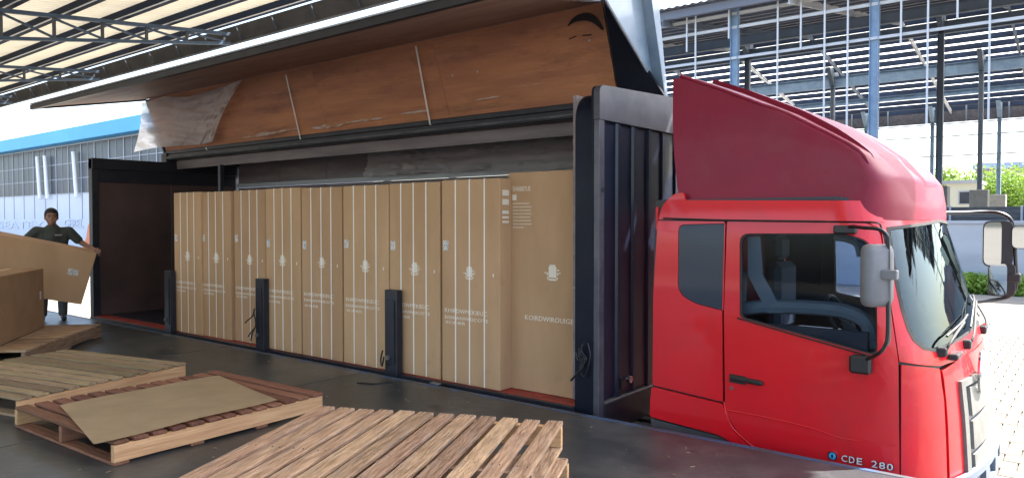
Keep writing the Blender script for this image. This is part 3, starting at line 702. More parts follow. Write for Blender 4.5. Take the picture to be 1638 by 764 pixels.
# stake posts
def stake(px, w_, h_, yv=4.90):
    x = Xat(px, yv, .4); b_ = bmesh.new(); box(b_, (x-w_/2, yv, -.1), (x+w_/2, yv+.02, h_), .004); box(b_, (x-w_/2, yv+.0205, -.1), (x-w_/2+.02, yv+.07, h_)); box(b_, (x+w_/2-.02, yv+.0205, -.1), (x+w_/2, yv+.07, h_)); box(b_,(x-w_/2+.03, yv-.012, .1),(x+w_/2-.03, yv-.001, h_-.1), .003); box(b_, (x-w_/2+.021, yv+.0205, h_-.02),(x+w_/2-.021, yv+.07, h_))
    return P_('stake_post', b_, 'navy_dull'), x
for px, w_ in ((268,.17),(415,.165),(625,.175)):
    o, x = stake(px, w_, .82)
    bb = bmesh.new(); disc(bb, (x-.02,4.885,.16), (0,-1,0), .025, .02, 12); P_('latch_knob', bb, 'rail_grey', o)
# tie straps hanging by the posts
def hang(pts, y, r=.008, name='tie_strap', m='black'):
    P = [onY(a, b, y) for a, b in pts]; bb = bmesh.new(); tube(bb, smoothpath(P, 5), r, 6); P_(name, bb, m, smooth=40)
hang([(407,493),(404,505),(396,512),(392,516)], 4.86); hang([(406,500),(409,520),(402,530),(397,538)], 4.86); hang([(407,525),(403,535),(401,545)], 4.86); hang([(612,560),(609,575),(611,585),(614,570)], 4.86)
for s_ in range(4):
    hang([(936-s_*5,545+s_*6),(930-s_*2,560+s_*5),(938-s_*3,575),(928,590),(931,600)], 4.93, .006)
hang([(935,585),(925,595),(916,605),(913,608)], 4.9, .009); hang([(940,548),(944,570),(936,600),(930,598)], 4.93, .006)
# front post with rounded shoulder and headboard
arc = [(YN-.02, -.15)] + [(YN-.02+.22*(1-math.cos(t_)), 2.30+.22*math.sin(t_)) for t_ in [i*math.pi/2/8 for i in range(9)]] + [(6.4, 2.60), (6.4,2.38)] + [(YN+.16, 2.33), (YN+.09,2.2),(YN+.09,-.15)]
bb = bmesh.new(); prism(bb, [(XP, y, z) for y, z in arc], (XF-.045-XP, 0, 0)); P_('front_post', bb, 'navy', smooth=40)
bb = bmesh.new(); box(bb, (XP-.035, YN+.0, .05), (XP-.001, YK-.05, 2.5)); P_('front_wall_lining', bb, 'ply_wall')
# headboard: grey perimeter, ribbed navy field
HB = XF
outer = [(YN-.03, -.2)] + [(YN-.03+.06*(1-math.cos(a)), 2.50+.06*math.sin(a)) for a in [i*math.pi/2/4 for i in range(5)]] + [(6.25,2.62),(YK-.05,2.55),(YK,2.48),(YK,-.2)]
bb = bmesh.new(); prism(bb, [(HB-.043, y, z) for y, z in outer], (.02,0,0)); P_('headboard', bb, 'navy')
PB('headboard_frame', (HB-.022, YN-.03, -.2), (HB+.03, YN+.05, 2.288), 'frame_grey')
bb = bmesh.new(); prism(bb, [(HB-.022, y, z) for y, z in [(YN-.03,2.29)]+[(YN-.03+.06*(1-math.cos(a)), 2.50+.06*math.sin(a)) for a in [i*math.pi/2/4 for i in range(5)]]+[(6.25,2.62),(YK-.05,2.55),(YK,2.48),(YK,2.29)]], (.055,0,0)); P_('headboard_cap', bb, 'frame_grey')
PB('headboard_frame', (HB-.022, YK-.1, -.2), (HB+.03, YK, 2.288), 'frame_grey')
PB('headboard_rail', (HB-.022, YN+.052, .03), (HB+.04, YK-.102, .05), 'rail_grey'); PB('headboard_sill', (HB-.022, YN+.052, -.2), (HB+.035, YK-.102, .028), 'navy_dull')
nr = 9; yy0 = YN+.052; yw = (YK-.102-yy0)/nr
for k in range(nr):
    a = yy0+k*yw
    bb = bmesh.new(); prof = [(0,.0),(.012,.0),(.03,-.018),(yw-.045,-.018),(yw-.03,0.0),(yw-.002,0)]
    prism(bb, [(HB-.022, a, .052)] + [(HB+.016+x, a+u, .052) for u, x in prof] + [(HB-.022, a+yw-.002, .052)], (0,0,2.235)); P_('headboard_rib', bb, 'navy_rib')
bb = bmesh.new(); disc(bb, (HB+.02, YN+.45, .17), (1,0,0), .03, .03, 14); P_('air_coupling', bb, 'chrome')
bb = bmesh.new(); box(bb, (HB+.015, YN+.33, .11), (HB+.03, YN+.36, .2)); P_('bracket', bb, 'black')
textat('stencil_mark', 'SFL', .05, (HB+.0312, YN-.0, 1.72), (0,1,0), (0,0,1), 'black', TRK, inv=TI)
# chassis
for y in (5.85, 6.65): PB('chassis_rail', (XR, y-.05, -.5), (-.9, y+.05, -.25), 'navy_dull')
PB('under_guard', (XR+.3, YN+.02, -.75), (-4.0, YN+.06, -.3), 'navy_dull')
PB('fuel_tank', (-5.6, YN+.05, -.85), (-4.4, YN+.6, -.3), 'dark_grey', ch=.05)
PB('battery_box', (-3.15, YN+.05, -.8), (-2.75, YN+.6, -.21), 'navy_dull', ch=.02)
def wheel(x, y, yd):
    bb = bmesh.new(); pr = [(.28,0),(.44,.0),(.48,.03),(.49,.08),(.49,.2),(.48,.25),(.44,.28),(.28,.28)]
    N_ = 36; rings = [[bb.verts.new((x+r*math.cos(a), y+yd*o, -.71+r*math.sin(a))) for r, o in pr] for a in [i*2*math.pi/N_ for i in range(N_)]]
    for i in range(N_):
        for j in range(len(pr)-1): bb.faces.new((rings[i][j], rings[i][j+1], rings[(i+1)%N_][j+1], rings[(i+1)%N_][j]))
    wh = P_('tyre', bb, 'tyre', smooth=35)
    bb = bmesh.new(); tube(bb, [(x, y+yd*.06, -.71), (x, y+yd*.2, -.71)], [.28,.28], 28); tube(bb, [(x, y-yd*.0, -.71), (x, y+yd*.059, -.71)], [.1,.13], 20)
    for k in range(8):
        a = k*math.pi/4; tube(bb, [(x+.17*math.cos(a), y+yd*.03, -.71+.17*math.sin(a)), (x+.17*math.cos(a), y+yd*.06, -.71+.17*math.sin(a))], .015, 6)
    P_('wheel_hub', bb, 'grille_grey', wh)
for x in (-1.75, -9.2, -10.4): wheel(x, YN+.06, 1); wheel(x, YK-.06, -1)
# raised wing: roof half stands up, side panel reaches out over the dock
WX0, WX1 = -12.45, -3.6
H0 = Vector((0,6.19,2.605)); F0 = Vector((0,5.89,3.50)); O0 = Vector((0,4.20,3.17))
wing = P_('wing_frame', bmesh.new(), 'navy_dull')
def wp(name, a, b, x0, x1, th, m, off=0):
    a = Vector(a); b = Vector(b); d = (b-a).normalized(); nrm = Vector((1,0,0)).cross(d).normalized()
    bb = bmesh.new(); prism(bb, [(x0,)+tuple((a+nrm*off)[1:]), (x0,)+tuple((b+nrm*off)[1:]), (x0,)+tuple((b+nrm*(off+th))[1:]), (x0,)+tuple((a+nrm*(off+th))[1:])], (x1-x0,0,0))
    return P_(name, bb, m, wing)
nrmA = Vector((1,0,0)).cross((F0-H0).normalized())
sgn = -1 if nrmA.y > 0 else 1        # inner face towards the dock (-Y)
for k in range(4):
    a = WX0+.06+k*(WX1-WX0-.08)/4; b = WX0+.06+(k+1)*(WX1-WX0-.08)/4-.004
    wp('wing_lining', H0+Vector((0,0,.04)), F0, a, b, -.02, 'ply_orange'); 
for k in range(4):
    a = WX0+.06+k*(WX1-WX0-.08)/4; b = WX0+.06+(k+1)*(WX1-WX0-.08)/4-.004
    wp('wing_lining', F0+Vector((0,-.01,0)), O0+Vector((0,.04,0)), a, b, -.02, 'ply_dark')
wp('wing_skin', H0, F0+Vector((0,0,.03)), WX0, WX1+.45, -.02, 'plate_blue', -.045)
wp('wing_skin', F0+Vector((0,0,.05)), O0, WX0, WX1+.3, -.02, 'plate_blue', -.045)
bb = bmesh.new(); bar(bb, (WX0,O0.y,O0.z+.0), (WX1+.3,O0.y,O0.z+.0), .05, .07); P_('wing_edge_rail', bb, 'navy_dull', wing)
bb = bmesh.new(); bar(bb, (WX0,O0.y-.03,O0.z+.045), (WX1+.3,O0.y-.03,O0.z+.045), .015, .012); P_('wing_edge_trim', bb, 'steel_pale', wing)
bb = bmesh.new(); bar(bb, (WX0+.03,H0.y,H0.z+.03), (WX0+.03,F0.y,F0.z), .05, .05); bar(bb, (WX0+.02,F0.y-.02,F0.z+.0), (WX0+.02,O0.y+.03,O0.z), .05, .05); P_('wing_end_rail', bb, 'navy_dull', wing)
# black triangle and blue end plate at the cab end
xq = WX1
tri = [Vector((WX1+.0,H0.y-.01,H0.z+.03)), Vector((WX1+.005,F0.y-.01,F0.z)), Vector((WX1+.48,6.17,2.62))]
bb = bmesh.new(); prism(bb, tri, (0,.03,.01)); P_('wing_end_gusset', bb, 'navy', wing)
PX = -3.28
pl = [onX(965,0,PX), onX(1062,165,PX), onX(1046,0,PX)]
pl2 = [pl[0]+(pl[0]-pl[1])*.18, pl[1], onX(1064,158,PX), pl[2]+Vector((0,-.05,.35))]
bb = bmesh.new(); prism(bb, [p for p in pl2], (.03,0,0)); P_('wing_end_plate', bb, 'plate_blue', wing)
bb = bmesh.new(); bar(bb, pl2[0]+Vector((.02,0,0)), pl2[1]+Vector((.02,0,0)), .014, .01, Vector((1,0,0))); P_('wing_end_trim', bb, 'steel_pale', wing)
# white webbing on the lining
def onwing(px, py, off=.025):
    n_ = Vector((0, (F0-H0).z, -(F0-H0).y)).normalized(); n_ = -n_ if n_.y > 0 else n_
    d = ray(px, py); pt = H0 + n_*off; return EYE + d*((pt-EYE).dot(n_)/d.dot(n_))
for a, b in (((481,224),(457,120)), ((689,204),(665,74)), ((334,245),(329,236))):
    bb = bmesh.new(); bar(bb, onwing(*a), onwing(*b), .022, .006, Vector((0,1,0))); P_('webbing_strap', bb, 'strap_white', wing)
for a in ((508,99),(724,121),(764,115),(943,65)):
    bb = bmesh.new(); disc(bb, onwing(*a, .022), (0,-1,.2), .012, .004, 8); P_('rivet', bb, 'steel_pale', wing)
# scuff marks near the cab end
bb = bmesh.new()
sc = [(908,42),(920,31),(938,27),(952,33),(965,48)]; P = [onwing(a,b,.0235) for a,b in sc]; P = smoothpath(P,5)
for i in range(len(P)-1):
    wv = .045*math.sin(math.pi*(i+.5)/len(P))+.004; bar(bb, P[i], P[i+1], .002, wv*1.5, Vector((0,0,1)))
P_('scuff_mark', bb, 'ply_scuff', wing)
for a, b in (((910,63),(922,58)),((932,57),(946,56))): bb = bmesh.new(); bar(bb, onwing(*a,.0235), onwing(*b,.0235), .002, .010); P_('scuff_mark', bb, 'black', wing)
for a, b, w_ in (((388,220),(478,205),.05),((500,205),(560,196),.06),((556,196),(622,187),.035),((640,182),(690,176),.03),((760,160),(800,154),.02)):
    bb = bmesh.new(); A_ = onwing(*a,.0225); B_ = onwing(*b,.0225); P = [A_+(B_-A_)*k/12 for k in range(13)]; up_ = (F0-H0).normalized(); lo = []; hi = []
    for k, p in enumerate(P):
        e = math.sin(math.pi*(k+.15)/12.3)**.5; lo.append(p-up_*w_*e*random.uniform(.3,.6)); hi.append(p+up_*w_*e*random.uniform(.2,.5))
    prism(bb, lo+hi[::-1], (0,-.0015,0)); P_('rub_mark', bb, 'rub_grey', wing)
# crumpled plastic film at the rear end
cT = [(226,165),(262,152),(300,151),(345,140),(388,127)]; cBm = [(214,243),(250,236),(290,233),(322,231),(340,226)]
def lerp(pts, u):
    f = u*(len(pts)-1); i = min(int(f), len(pts)-2); f -= i; return (pts[i][0]*(1-f)+pts[i+1][0]*f, pts[i][1]*(1-f)+pts[i+1][1]*f)
bb = bmesh.new(); NX, NY = 60, 34; g = []
from mathutils import noise
for i in range(NX+1):
    row = []
    for j in range(NY+1):
        u, v_ = i/NX, j/NY; a = lerp(cT, u); b = lerp(cBm, u); bow = math.sin(v_*math.pi)*(9*u*u-6*(1-u)**2)*-.6
        px = a[0]*(1-v_)+b[0]*v_+bow; py = a[1]*(1-v_)+b[1]*v_ + math.sin(u*math.pi)*4*(1-v_)
        fold = .07*noise.noise(Vector((u*3+v_*1.5, v_*9-u*5, 2)))+.05*abs(noise.noise(Vector((u*16+v_*5, v_*4, 7))))*(.3+u) + .03*math.sin((v_*(1-.6*u)*34+u*8))*(1-v_)**1.5+.03*abs(noise.noise(Vector((u*5-v_*14, v_*6+u*9, 3))))
        row.append(bb.verts.new(onwing(px, py, .10+fold*1.5)))
    g.append(row)
for i in range(NX):
    for j in range(NY): bb.faces.new((g[i][j], g[i+1][j], g[i+1][j+1], g[i][j+1]))
film = P_('plastic_film', bb, 'plastic_film', wing, smooth=80)
# ------------------------------------------------------------------ CAB
YC, BW = 6.25, 1.2
def interp(tab, z):
    if z <= tab[0][0]: return tab[0][1]
    for (a, x), (b, y) in zip(tab, tab[1:]):
        if z <= b: t_ = (z-a)/(b-a); return x+(y-x)*t_
    return tab[-1][1]
XC = [(-.6,-.60),(-.2,-.60),(.2,-.625),(.5,-.655),(.68,-.69),(.8,-.725),(1.15,-.82),(1.5,-.93),(1.66,-.98)]
HW = [(-.6,1.2),(1.0,1.2),(1.4,1.185),(1.66,1.16)]
def plan(s, xr, xc, a, hw, n):
    """s 0..1 near side, 1..2 near half of the front, 2..3 far half, 3..4 far side"""
    m_ = s > 2; u = 4-s if m_ else s
    xb = xc-a
    if u <= 1: x, y = xr+(xb-xr)*u, -hw
    else:
        th = (u-1)*math.pi/2; x = xb + a*max(math.sin(th),0)**(2/n); y = -hw*max(math.cos(th),0)**(2/n)
    return Vector((x, YC+(-y if m_ else y), 0))
def Scab(s, z):
    p = plan(s, -2.66, interp(XC, z), .40, interp(HW, z), 2.25); p.z = z; return p
def nrm_of(Sf, s, z):
    e = 1e-3; du = Sf(min(s+e,4), z)-Sf(max(s-e,0), z); dv = Sf(s, z+e)-Sf(s, z-e); n_ = du.cross(dv)
    return n_.normalized() if n_.length > 1e-12 else Vector((0,-1,0))
def inv(px, py, Sf=Scab, s0=0.0, s1=2.0):
    z = 1.0
    for _ in range(12):
        lo, hi = s0, s1
        for _ in range(30):
            mid = (lo+hi)/2
            if proj(Sf(mid, z))[0] < px: lo = mid
            else: hi = mid
        s = (lo+hi)/2; p = Sf(s, z); v_ = p-EYE; d = v_.dot(FW)
        r_ = ray(px, py); z2 = EYE.z + r_.z*d/1.0 ; 
        if abs(z2-z) < 1e-4: break
        z = z*.3+z2*.7
    return (s, z)
def rnd_poly(pts, rad):
    """round the corners of a closed polygon; pts may carry own radius as third value"""
    out = []; n_ = len(pts)
    for i in range(n_):
        p = Vector(pts[i][:2]); r_ = pts[i][2] if len(pts[i]) > 2 else rad
        a = Vector(pts[i-1][:2]); b = Vector(pts[(i+1)%n_][:2]); da = a-p; db = b-p
        r_ = min(r_, da.length*.48, db.length*.48)
        if r_ < .01: out.append(tuple(p)); continue
        A_ = p+da.normalized()*r_; B_ = p+db.normalized()*r_
        for k in range(5): t_ = k/4; q_ = A_*(1-t_)**2 + p*2*t_*(1-t_) + B_*t_*t_; out.append(tuple(q_))
    return out
def dens(pts, step):
    out = []
    for i in range(len(pts)):
        a = Vector(pts[i]); b = Vector(pts[(i+1)%len(pts)]); n_ = max(1, int((b-a).length/step))
        for k in range(n_): out.append(tuple(a+(b-a)*k/n_))
    return out
def pixpoly(pts, rad=0, step=12, Sf=Scab, mapf=True):
    return [inv(x, y, Sf) for x, y in dens(rnd_poly(pts, rad), step)]
def patch(name, outer, holes, m, off=0, th=.02, Sf=Scab, parent=None, mirror=False, ds=.08, dz=.12, grow=0):
    b2 = bmesh.new()
    for loop in [outer]+holes:
        vs = [b2.verts.new((s, z, 0)) for s, z in loop]
        for i in range(len(vs)): b2.edges.new((vs[i], vs[(i+1)%len(vs)]))
    bmesh.ops.triangle_fill(b2, edges=b2.edges[:], use_beauty=True, use_dissolve=False)
    smin = min(v.co.x for v in b2.verts); smax = max(v.co.x for v in b2.verts); zmin = min(v.co.y for v in b2.verts); zmax = max(v.co.y for v in b2.verts)
    def cut(co, no):
        bmesh.ops.bisect_plane(b2, geom=b2.verts[:]+b2.edges[:]+b2.faces[:], plane_co=co, plane_no=no)
    k = math.ceil(smin/ds)*ds
    while k < smax: 
        if k > .85 and k < 3.15 or abs(k-round(k*2)/2) < .02: cut((k+1e-5,0,0), (1,0,0))
        k += ds
    k = math.ceil(zmin/dz)*dz
    while k < zmax: cut((0,k+1e-5,0), (0,1,0)); k += dz
    bmesh.ops.remove_doubles(b2, verts=b2.verts[:], dist=1e-5)
    res = None
    for mir in ((False, True) if mirror else (False,)):
        b3 = bmesh.new(); f_ = {}; k_ = {}
        for v in b2.verts:
            s, z = v.co.x, v.co.y; p = Sf(s, z); n_ = nrm_of(Sf, s, z)
            if mir: p = Vector((p.x, 2*YC-p.y, p.z)); n_ = Vector((n_.x, -n_.y, n_.z))
            f_[v] = b3.verts.new(p+n_*off); k_[v] = b3.verts.new(p+n_*(off-th))
        for f in b2.faces:
            vs = list(f.verts)
            try: b3.faces.new([f_[v] for v in vs]); b3.faces.new([k_[v] for v in reversed(vs)])
            except ValueError: pass
        for e in b2.edges:
            if len(e.link_faces) == 1:
                a, b = e.verts
                try: b3.faces.new((f_[a], f_[b], k_[b], k_[a]))
                except ValueError: pass
        o = build(name, b3, m, parent or TRK, 40, TI)
        res = res or o
    b2.free(); return res
def half(pts_px, extra, rad=0, step=12):
    """near-half outline from pixels, closed along the centre line, then mirrored to the full front"""
    h = [inv(x, y) for x, y in dens_open(rnd_open(pts_px, rad), step)]
    h = h + extra
    return h + [(4-s, z) for s, z in reversed(h) if s < 1.9999]
def dens_open(pts, step):
    out = []
    for a, b in zip(pts, pts[1:]):
        a = Vector(a[:2]); b = Vector(b[:2]); n_ = max(1, int((b-a).length/step)); out += [tuple(a+(b-a)*k/n_) for k in range(n_)]
    return out+[tuple(pts[-1][:2])]
def rnd_open(pts, rad): return [p[:2] for p in pts]
win_q = [(1085,359,10),(1160,357,2),(1157,497,3),(1110,485,14),(1084,468,16)]
win_d = [(1183,373,16),(1350,373,10),(1392,385,18),(1402,425,6),(1404,570,14),(1183,508,8)]
glq = pixpoly(win_q, 6); gld = pixpoly(win_d, 6)
quarter = pixpoly([(1052,353,3),(1159,354,3),(1155,500,1),(1156,642,1),(1044,615,3),(1045,470,1)], 2)
door_pts = [(1163,354,3),(1392,357,10),(1409,372,10),(1421,470,3),(1437,577,6),(1439,770,1),(1330,762,1),(1255,742,2),(1211,717,8),(1177,688,12),(1160,655,8),(1158,500,1)]
door = pixpoly(door_pts, 3)
fender = pixpoly([(1044,618,2),(1156,645,3),(1174,690,10),(1209,721,8),(1240,738,2),(1240,745,1),(1150,694,10),(1036,664,2),(1034,645,6)], 2)
skirt = pixpoly([(1033,667,1),(1150,697,6),(1245,748,2),(1330,768,1),(1438,776,1),(1438,840,1),(1033,740,1)], 1)
roofband = pixpoly([(1053,351,3),(1061,326,8),(1080,309,10),(1094,308,3),(1096,320,2),(1378,321,6),(1398,330,8),(1416,356,2),(1395,354,2),(1163,351,1)], 2)
# windscreen in surface coordinates
ws_l = [inv(x, y) for x, y in dens_open([(1419,364),(1424,400),(1431,445),(1441,492),(1452,527),(1462,545),(1478,558),(1498,562)], 10)]
sB, zB = ws_l[-1]; ws_half = ws_l + [(sB+(2-sB)*k/6, zB+(.72-zB)*(k/6)**.7) for k in range(1, 7)]
top = [(2-(2-ws_l[0][0])*k/6, 1.50+(ws_l[0][1]-1.50)*(k/6)) for k in range(0, 6)]
# ws outline: go down the near side, along the bottom to centre, mirrored up the far side, then along the top back
ws = ws_half + [(4-s, z) for s, z in reversed(ws_half[:-1])] + [(4-s, z) for s, z in reversed(top[1:])] + top
def shrink(poly, k):
    cs = sum(p[0] for p in poly)/len(poly); cz = sum(p[1] for p in poly)/len(poly)
    return [(cs+(s-cs)*k, cz+(z-cz)*k) for s, z in poly]
mir = lambda poly: [(4-s, z) for s, z in poly]
# inner shell with openings
shell = [(0,-.45),(.9,-.45),(2,-.45),(3.1,-.45),(4,-.45),(4,1.655),(3,1.655),(2,1.655),(1,1.655),(0,1.655)]
shell = dens(shell, .2)
wq = shrink(glq, .97); wd_ = shrink(gld, .985); wsh = shrink(ws, .985)
patch('cab_shell', shell, [wq, mir(wq), wd_, mir(wd_), wsh], 'black', off=-.032, th=.012)
patch('quarter_panel', quarter, [glq], 'red', mirror=True)
patch('quarter_window', shrink(glq, .985), [], 'glass_tint', off=-.004, th=.008, mirror=True)
dr = patch('cab_door', door, [gld], 'red', mirror=True)
patch('door_window', shrink(gld, .98), [], 'glass_side', off=-.018, th=.005, mirror=True, parent=dr)
patch('window_seal', gld, [shrink(gld, .972)], 'rubber', off=-.006, th=.02, mirror=True, parent=dr)
patch('fender', fender, [], 'red', off=.012, th=.03, mirror=True)
patch('step_skirt', skirt, [], 'dark_grey', off=-.004, th=.03, mirror=True)
patch('roof_band', roofband, [], 'red', off=.004, th=.03, mirror=True)
patch('windscreen', shrink(ws, .995), [], 'glass_front', off=-.008, th=.006)
patch('windscreen_seal', shrink(ws, 1.008), [shrink(ws, .965)], 'rubber', off=.002, th=.025)
# front panels
pil = [inv(x,y) for x,y in dens_open([(1411,372),(1423,470),(1439,578)],12)] + [inv(x,y) for x,y in dens_open([(1452,580),(1475,583),(1503,585)],10)]
cz_ = pil[-1]; cow = [(cz_[0]+(2-cz_[0])*k/6, cz_[1]+(.60-cz_[1])*k/6) for k in range(1,7)]
# cowl + A pillar: outline outside, windscreen opening as hole
o_half = pil+cow
pil_top = [(1.15,1.565),(1.5,1.55),(2,1.55)]
outer = o_half + [(4-s,z) for s,z in reversed(o_half[:-1])] + [(4-s,z) for s,z in pil_top[:-1]] + [(2,1.55)] + [(1.5,1.55),(1.15,1.565)]
# ensure ordering: far side top back to near side top
outer = o_half + [(4-s,z) for s,z in reversed(o_half[:-1])] + [(2.85,1.565),(2.5,1.55),(2,1.55),(1.5,1.55),(1.15,1.565)]
patch('cowl_panel', outer, [shrink(ws,1.004)], 'red', off=0, th=.02)
zc = inv(1445,583)[1]
sA = inv(1442,650)[0]; sB2 = inv(1512,650)[0]
zt = inv(1475,588)[1]
patch('corner_panel', [inv(x,y) for x,y in dens([(1442,583),(1503,589),(1510,640),(1513,700),(1516,800),(1441,800)],14)], [], 'red', off=.0, th=.02, mirror=True)
sg = inv(1537,660)[0]; zg = inv(1537,612)[1]
s5 = inv(1506,592); 
fp_half = [inv(1507,592), (inv(1513,640)[0]+.002, inv(1513,640)[1]), (inv(1519,760)[0], inv(1519,760)[1]), (inv(1519,800)[0], -.30)] 
fp = fp_half + [(4-s,z) for s,z in reversed(fp_half)] + [(2.6,.585),(2.3,.59),(2,.592),(1.7,.59)]
gz0, gz1 = -.28, zg+.02
def rect(s0, z0, s1, z1, n_=10): return [(s0+(s1-s0)*k/n_, z0) for k in range(n_)] + [(s1, z0+(z1-z0)*k/4) for k in range(4)] + [(s1+(s0-s1)*k/n_, z1) for k in range(n_)] + [(s0, z1+(z0-z1)*k/4) for k in range(4)]
patch('front_panel', dens(fp,.1), [rect(sg, gz0+.0, 4-sg, gz1)], 'red', off=.002, th=.02)
gf = patch('grille_frame', rect(sg+.002, gz0, 4-sg-.002, gz1-.003), [rect(sg+.045, gz0+.03, 4-sg-.045, gz1-.045)], 'grille_grey', off=.022, th=.05)
patch('grille_back', rect(sg+.03, gz0+.01, 4-sg-.03, gz1-.02), [], 'black', off=-.02, th=.01, parent=gf)
patch('grille_screen', rect(sg+.05, gz0+.01, 4-sg-.05, gz1-.05), [], 'grey_plastic', off=-.008, th=.01, parent=gf)
gh = gz1-.045-(gz0+.03)
for k in range(3):
    z0 = gz0+.045+k*gh/3; patch('grille_bar', rect(sg+.10, z0, 4-sg-.10, z0+gh/3-.035), [], 'grille_grey', off=.018, th=.03, parent=gf)
patch('front_bumper', rect(.97, -.62, 3.03, -.31), [], 'bumper_blue', off=.03, th=.05)
patch('bumper_step', rect(1.47, -.30, 2.55, -.13), [rect(1.5+.0, -.27, 1.62, -.17, 3), rect(1.68,-.27,1.8,-.17,3), rect(1.86,-.27,1.98,-.17,3), rect(2.04,-.27,2.16,-.17,3)], 'bumper_blue', off=.05, th=.04)
# ring badge
bb = bmesh.new(); c = Scab(1.86, .47)+Vector((.035,0,0)); ring = [c+Vector((.01,.105*math.cos(a),.135*math.sin(a))) for a in [i*2*math.pi/32 for i in range(33)]]
tube(bb, ring, .014, 8, cap=False); 
for yo in (-.035, .035): tube(bb, [c+Vector((.01,yo,.11)), c+Vector((.01,yo,-.02)), c+Vector((.01,0,-.06))], .011, 6)
tube(bb, [c+Vector((.01,-.09,0)), c+Vector((.01,.09,0))], .009, 6)
emb = P_('front_emblem', bb, 'chrome', smooth=40)
# headlamps low at the corners
patch('headlamp', rect(1.22,-.60,1.40,-.38), [], 'chrome', off=.025, th=.03, mirror=True)
# cab back wall, floor, roof, interior
PB('cab_back', (-2.655, YC-1.15, -.3), (-2.63, YC+1.15, 1.60), 'red'); PB('cab_floor', (-2.62, YC-1.13, -.05), (-1.05, YC+1.13, 0), 'interior')
PB('cab_roof', (-2.62, YC-1.13, 1.625), (-1.32, YC+1.13, 1.655), 'interior')
for y in (YC-.62, YC+.62):
    st = PB('seat', (-2.25, y-.27, .05), (-1.75, y+.27, .52), 'seat', ch=.06)
    bb = B((-2.36,y-.25,.50),(-2.22,y+.25,1.12),.05); P_('seat_back', bb, 'seat', st); P_('head_rest', B((-2.34,y-.14,1.14),(-2.25,y+.14,1.36),.04), 'seat', st)
PB('bunk', (-2.62, YC-1.1, .3), (-2.4, YC+1.1, .6), 'seat', ch=.04)
PB('dashboard', (-1.32, YC-1.08, .1), (-.92, YC+1.08, .66), 'belt_grey', ch=.06)
bb = bmesh.new(); sw_c = Vector((-1.45, YC-.58, .76)); e1 = Vector((0,1,0)); e2 = Vector((-.45,0,.9)).normalized()
tube(bb, [sw_c+(e1*math.cos(a)+e2*math.sin(a))*.21 for a in [i*2*math.pi/32 for i in range(33)]], .016, 8, cap=False); tube(bb, [sw_c, sw_c+Vector((.22,0,-.2))], .04, 8)
for a in (0, 2.2, 4.1): tube(bb, [sw_c, sw_c+(e1*math.cos(a)+e2*math.sin(a))*.2], .014, 6)
P_('steering_wheel', bb, 'black', smooth=40)
# belt and inner pillar trim seen through the door window
bb = bmesh.new(); prism(bb, [onY(a,b,5.16) for a,b in ((1196,378),(1216,378),(1220,440),(1252,500),(1228,500),(1196,440))], (0,.02,0)); P_('pillar_trim', bb, 'belt_grey')
bb = bmesh.new(); tube(bb, smoothpath([onY(a,b,5.2) for a,b in ((1186,494),(1230,490),(1300,492),(1352,498),(1385,515),(1395,545))],4), .05, 8); P_('armrest', bb, 'belt_grey', dr, smooth=40)
PB('inner_door_sill', (-1.95, 5.12, .62), (-1.15, 5.17, .78), 'interior')
bb = bmesh.new(); tube(bb, smoothpath([onY(a,b,5.35) for a,b in ((1335,380),(1352,382),(1370,390),(1376,410))],4), .022, 8); P_('grab_handle', bb, 'grille_grey', smooth=40)
# curtains / sun shade behind the windscreen
for (sx, m_) in ((1.22,'belt_grey'),):
    bb = bmesh.new(); pr = []
    for i in range(12):
        s = sx+.012*i; z0, z1 = .75, 1.47; fz = .01*(i % 2)
        a = Scab(s, z1); b = Scab(s, z0); pr.append((bb.verts.new(a+Vector((-.1-fz,.04,0))), bb.verts.new(b+Vector((-.1-fz,.04,0)))))
    for a, b in zip(pr, pr[1:]): bb.faces.new((a[0], b[0], b[1], a[1]))
    bmesh.ops.solidify(bb, geom=bb.faces[:], thickness=.004); P_('curtain', bb, m_)
# door furniture
def onside(px, py, off=0): s, z = inv(px, py); return Scab(s, z)+nrm_of(Scab, s, z)*off
def sidebox(name, px, py, w_, h_, d_, m, parent=None, ch=.006, tilt=0):
    c = onside(px, py); bb = bmesh.new(); mt = Matrix.Translation(c) @ Matrix.Rotation(tilt, 4, 'Y'); box(bb, (-w_/2,-d_,-h_/2),(w_/2,-.001,h_/2), ch, mt); return P_(name, bb, m, parent)
hd = sidebox('door_handle', 1195, 607, .235, .035, .035, 'black', dr, .01, R(3.5)); sidebox('handle_recess', 1180, 606, .12, .06, .004, 'black', dr, .0015, R(3))
bb = bmesh.new(); disc(bb, onside(1171,620), (0,-1,0), .013, .008, 14); P_('door_lock', bb, 'chrome', dr)
# swage line and wheel-arch lip
def sideline(name, pts, r_, m, parent=None, off=.0, n_=6):
    bb = bmesh.new(); tube(bb, smoothpath([onside(a, b, off) for a, b in pts], n_), r_, 6); return P_(name, bb, m, parent, smooth=50)
sideline('door_crease', [(1160,655),(1230,668),(1300,685),(1345,700),(1432,712)], .007, 'red', dr, -.003)
sideline('arch_lip', [(1158,642),(1163,665),(1176,688),(1211,718),(1240,736)], .006, 'red', None, .002)
sideline('drip_rail', [(1062,349),(1160,352),(1300,354),(1392,356),(1408,366),(1416,400)], .006, 'black', None, .012)
sideline('window_trim', [(1180,508),(1290,540),(1400,571)], .006, 'black', dr, .006)
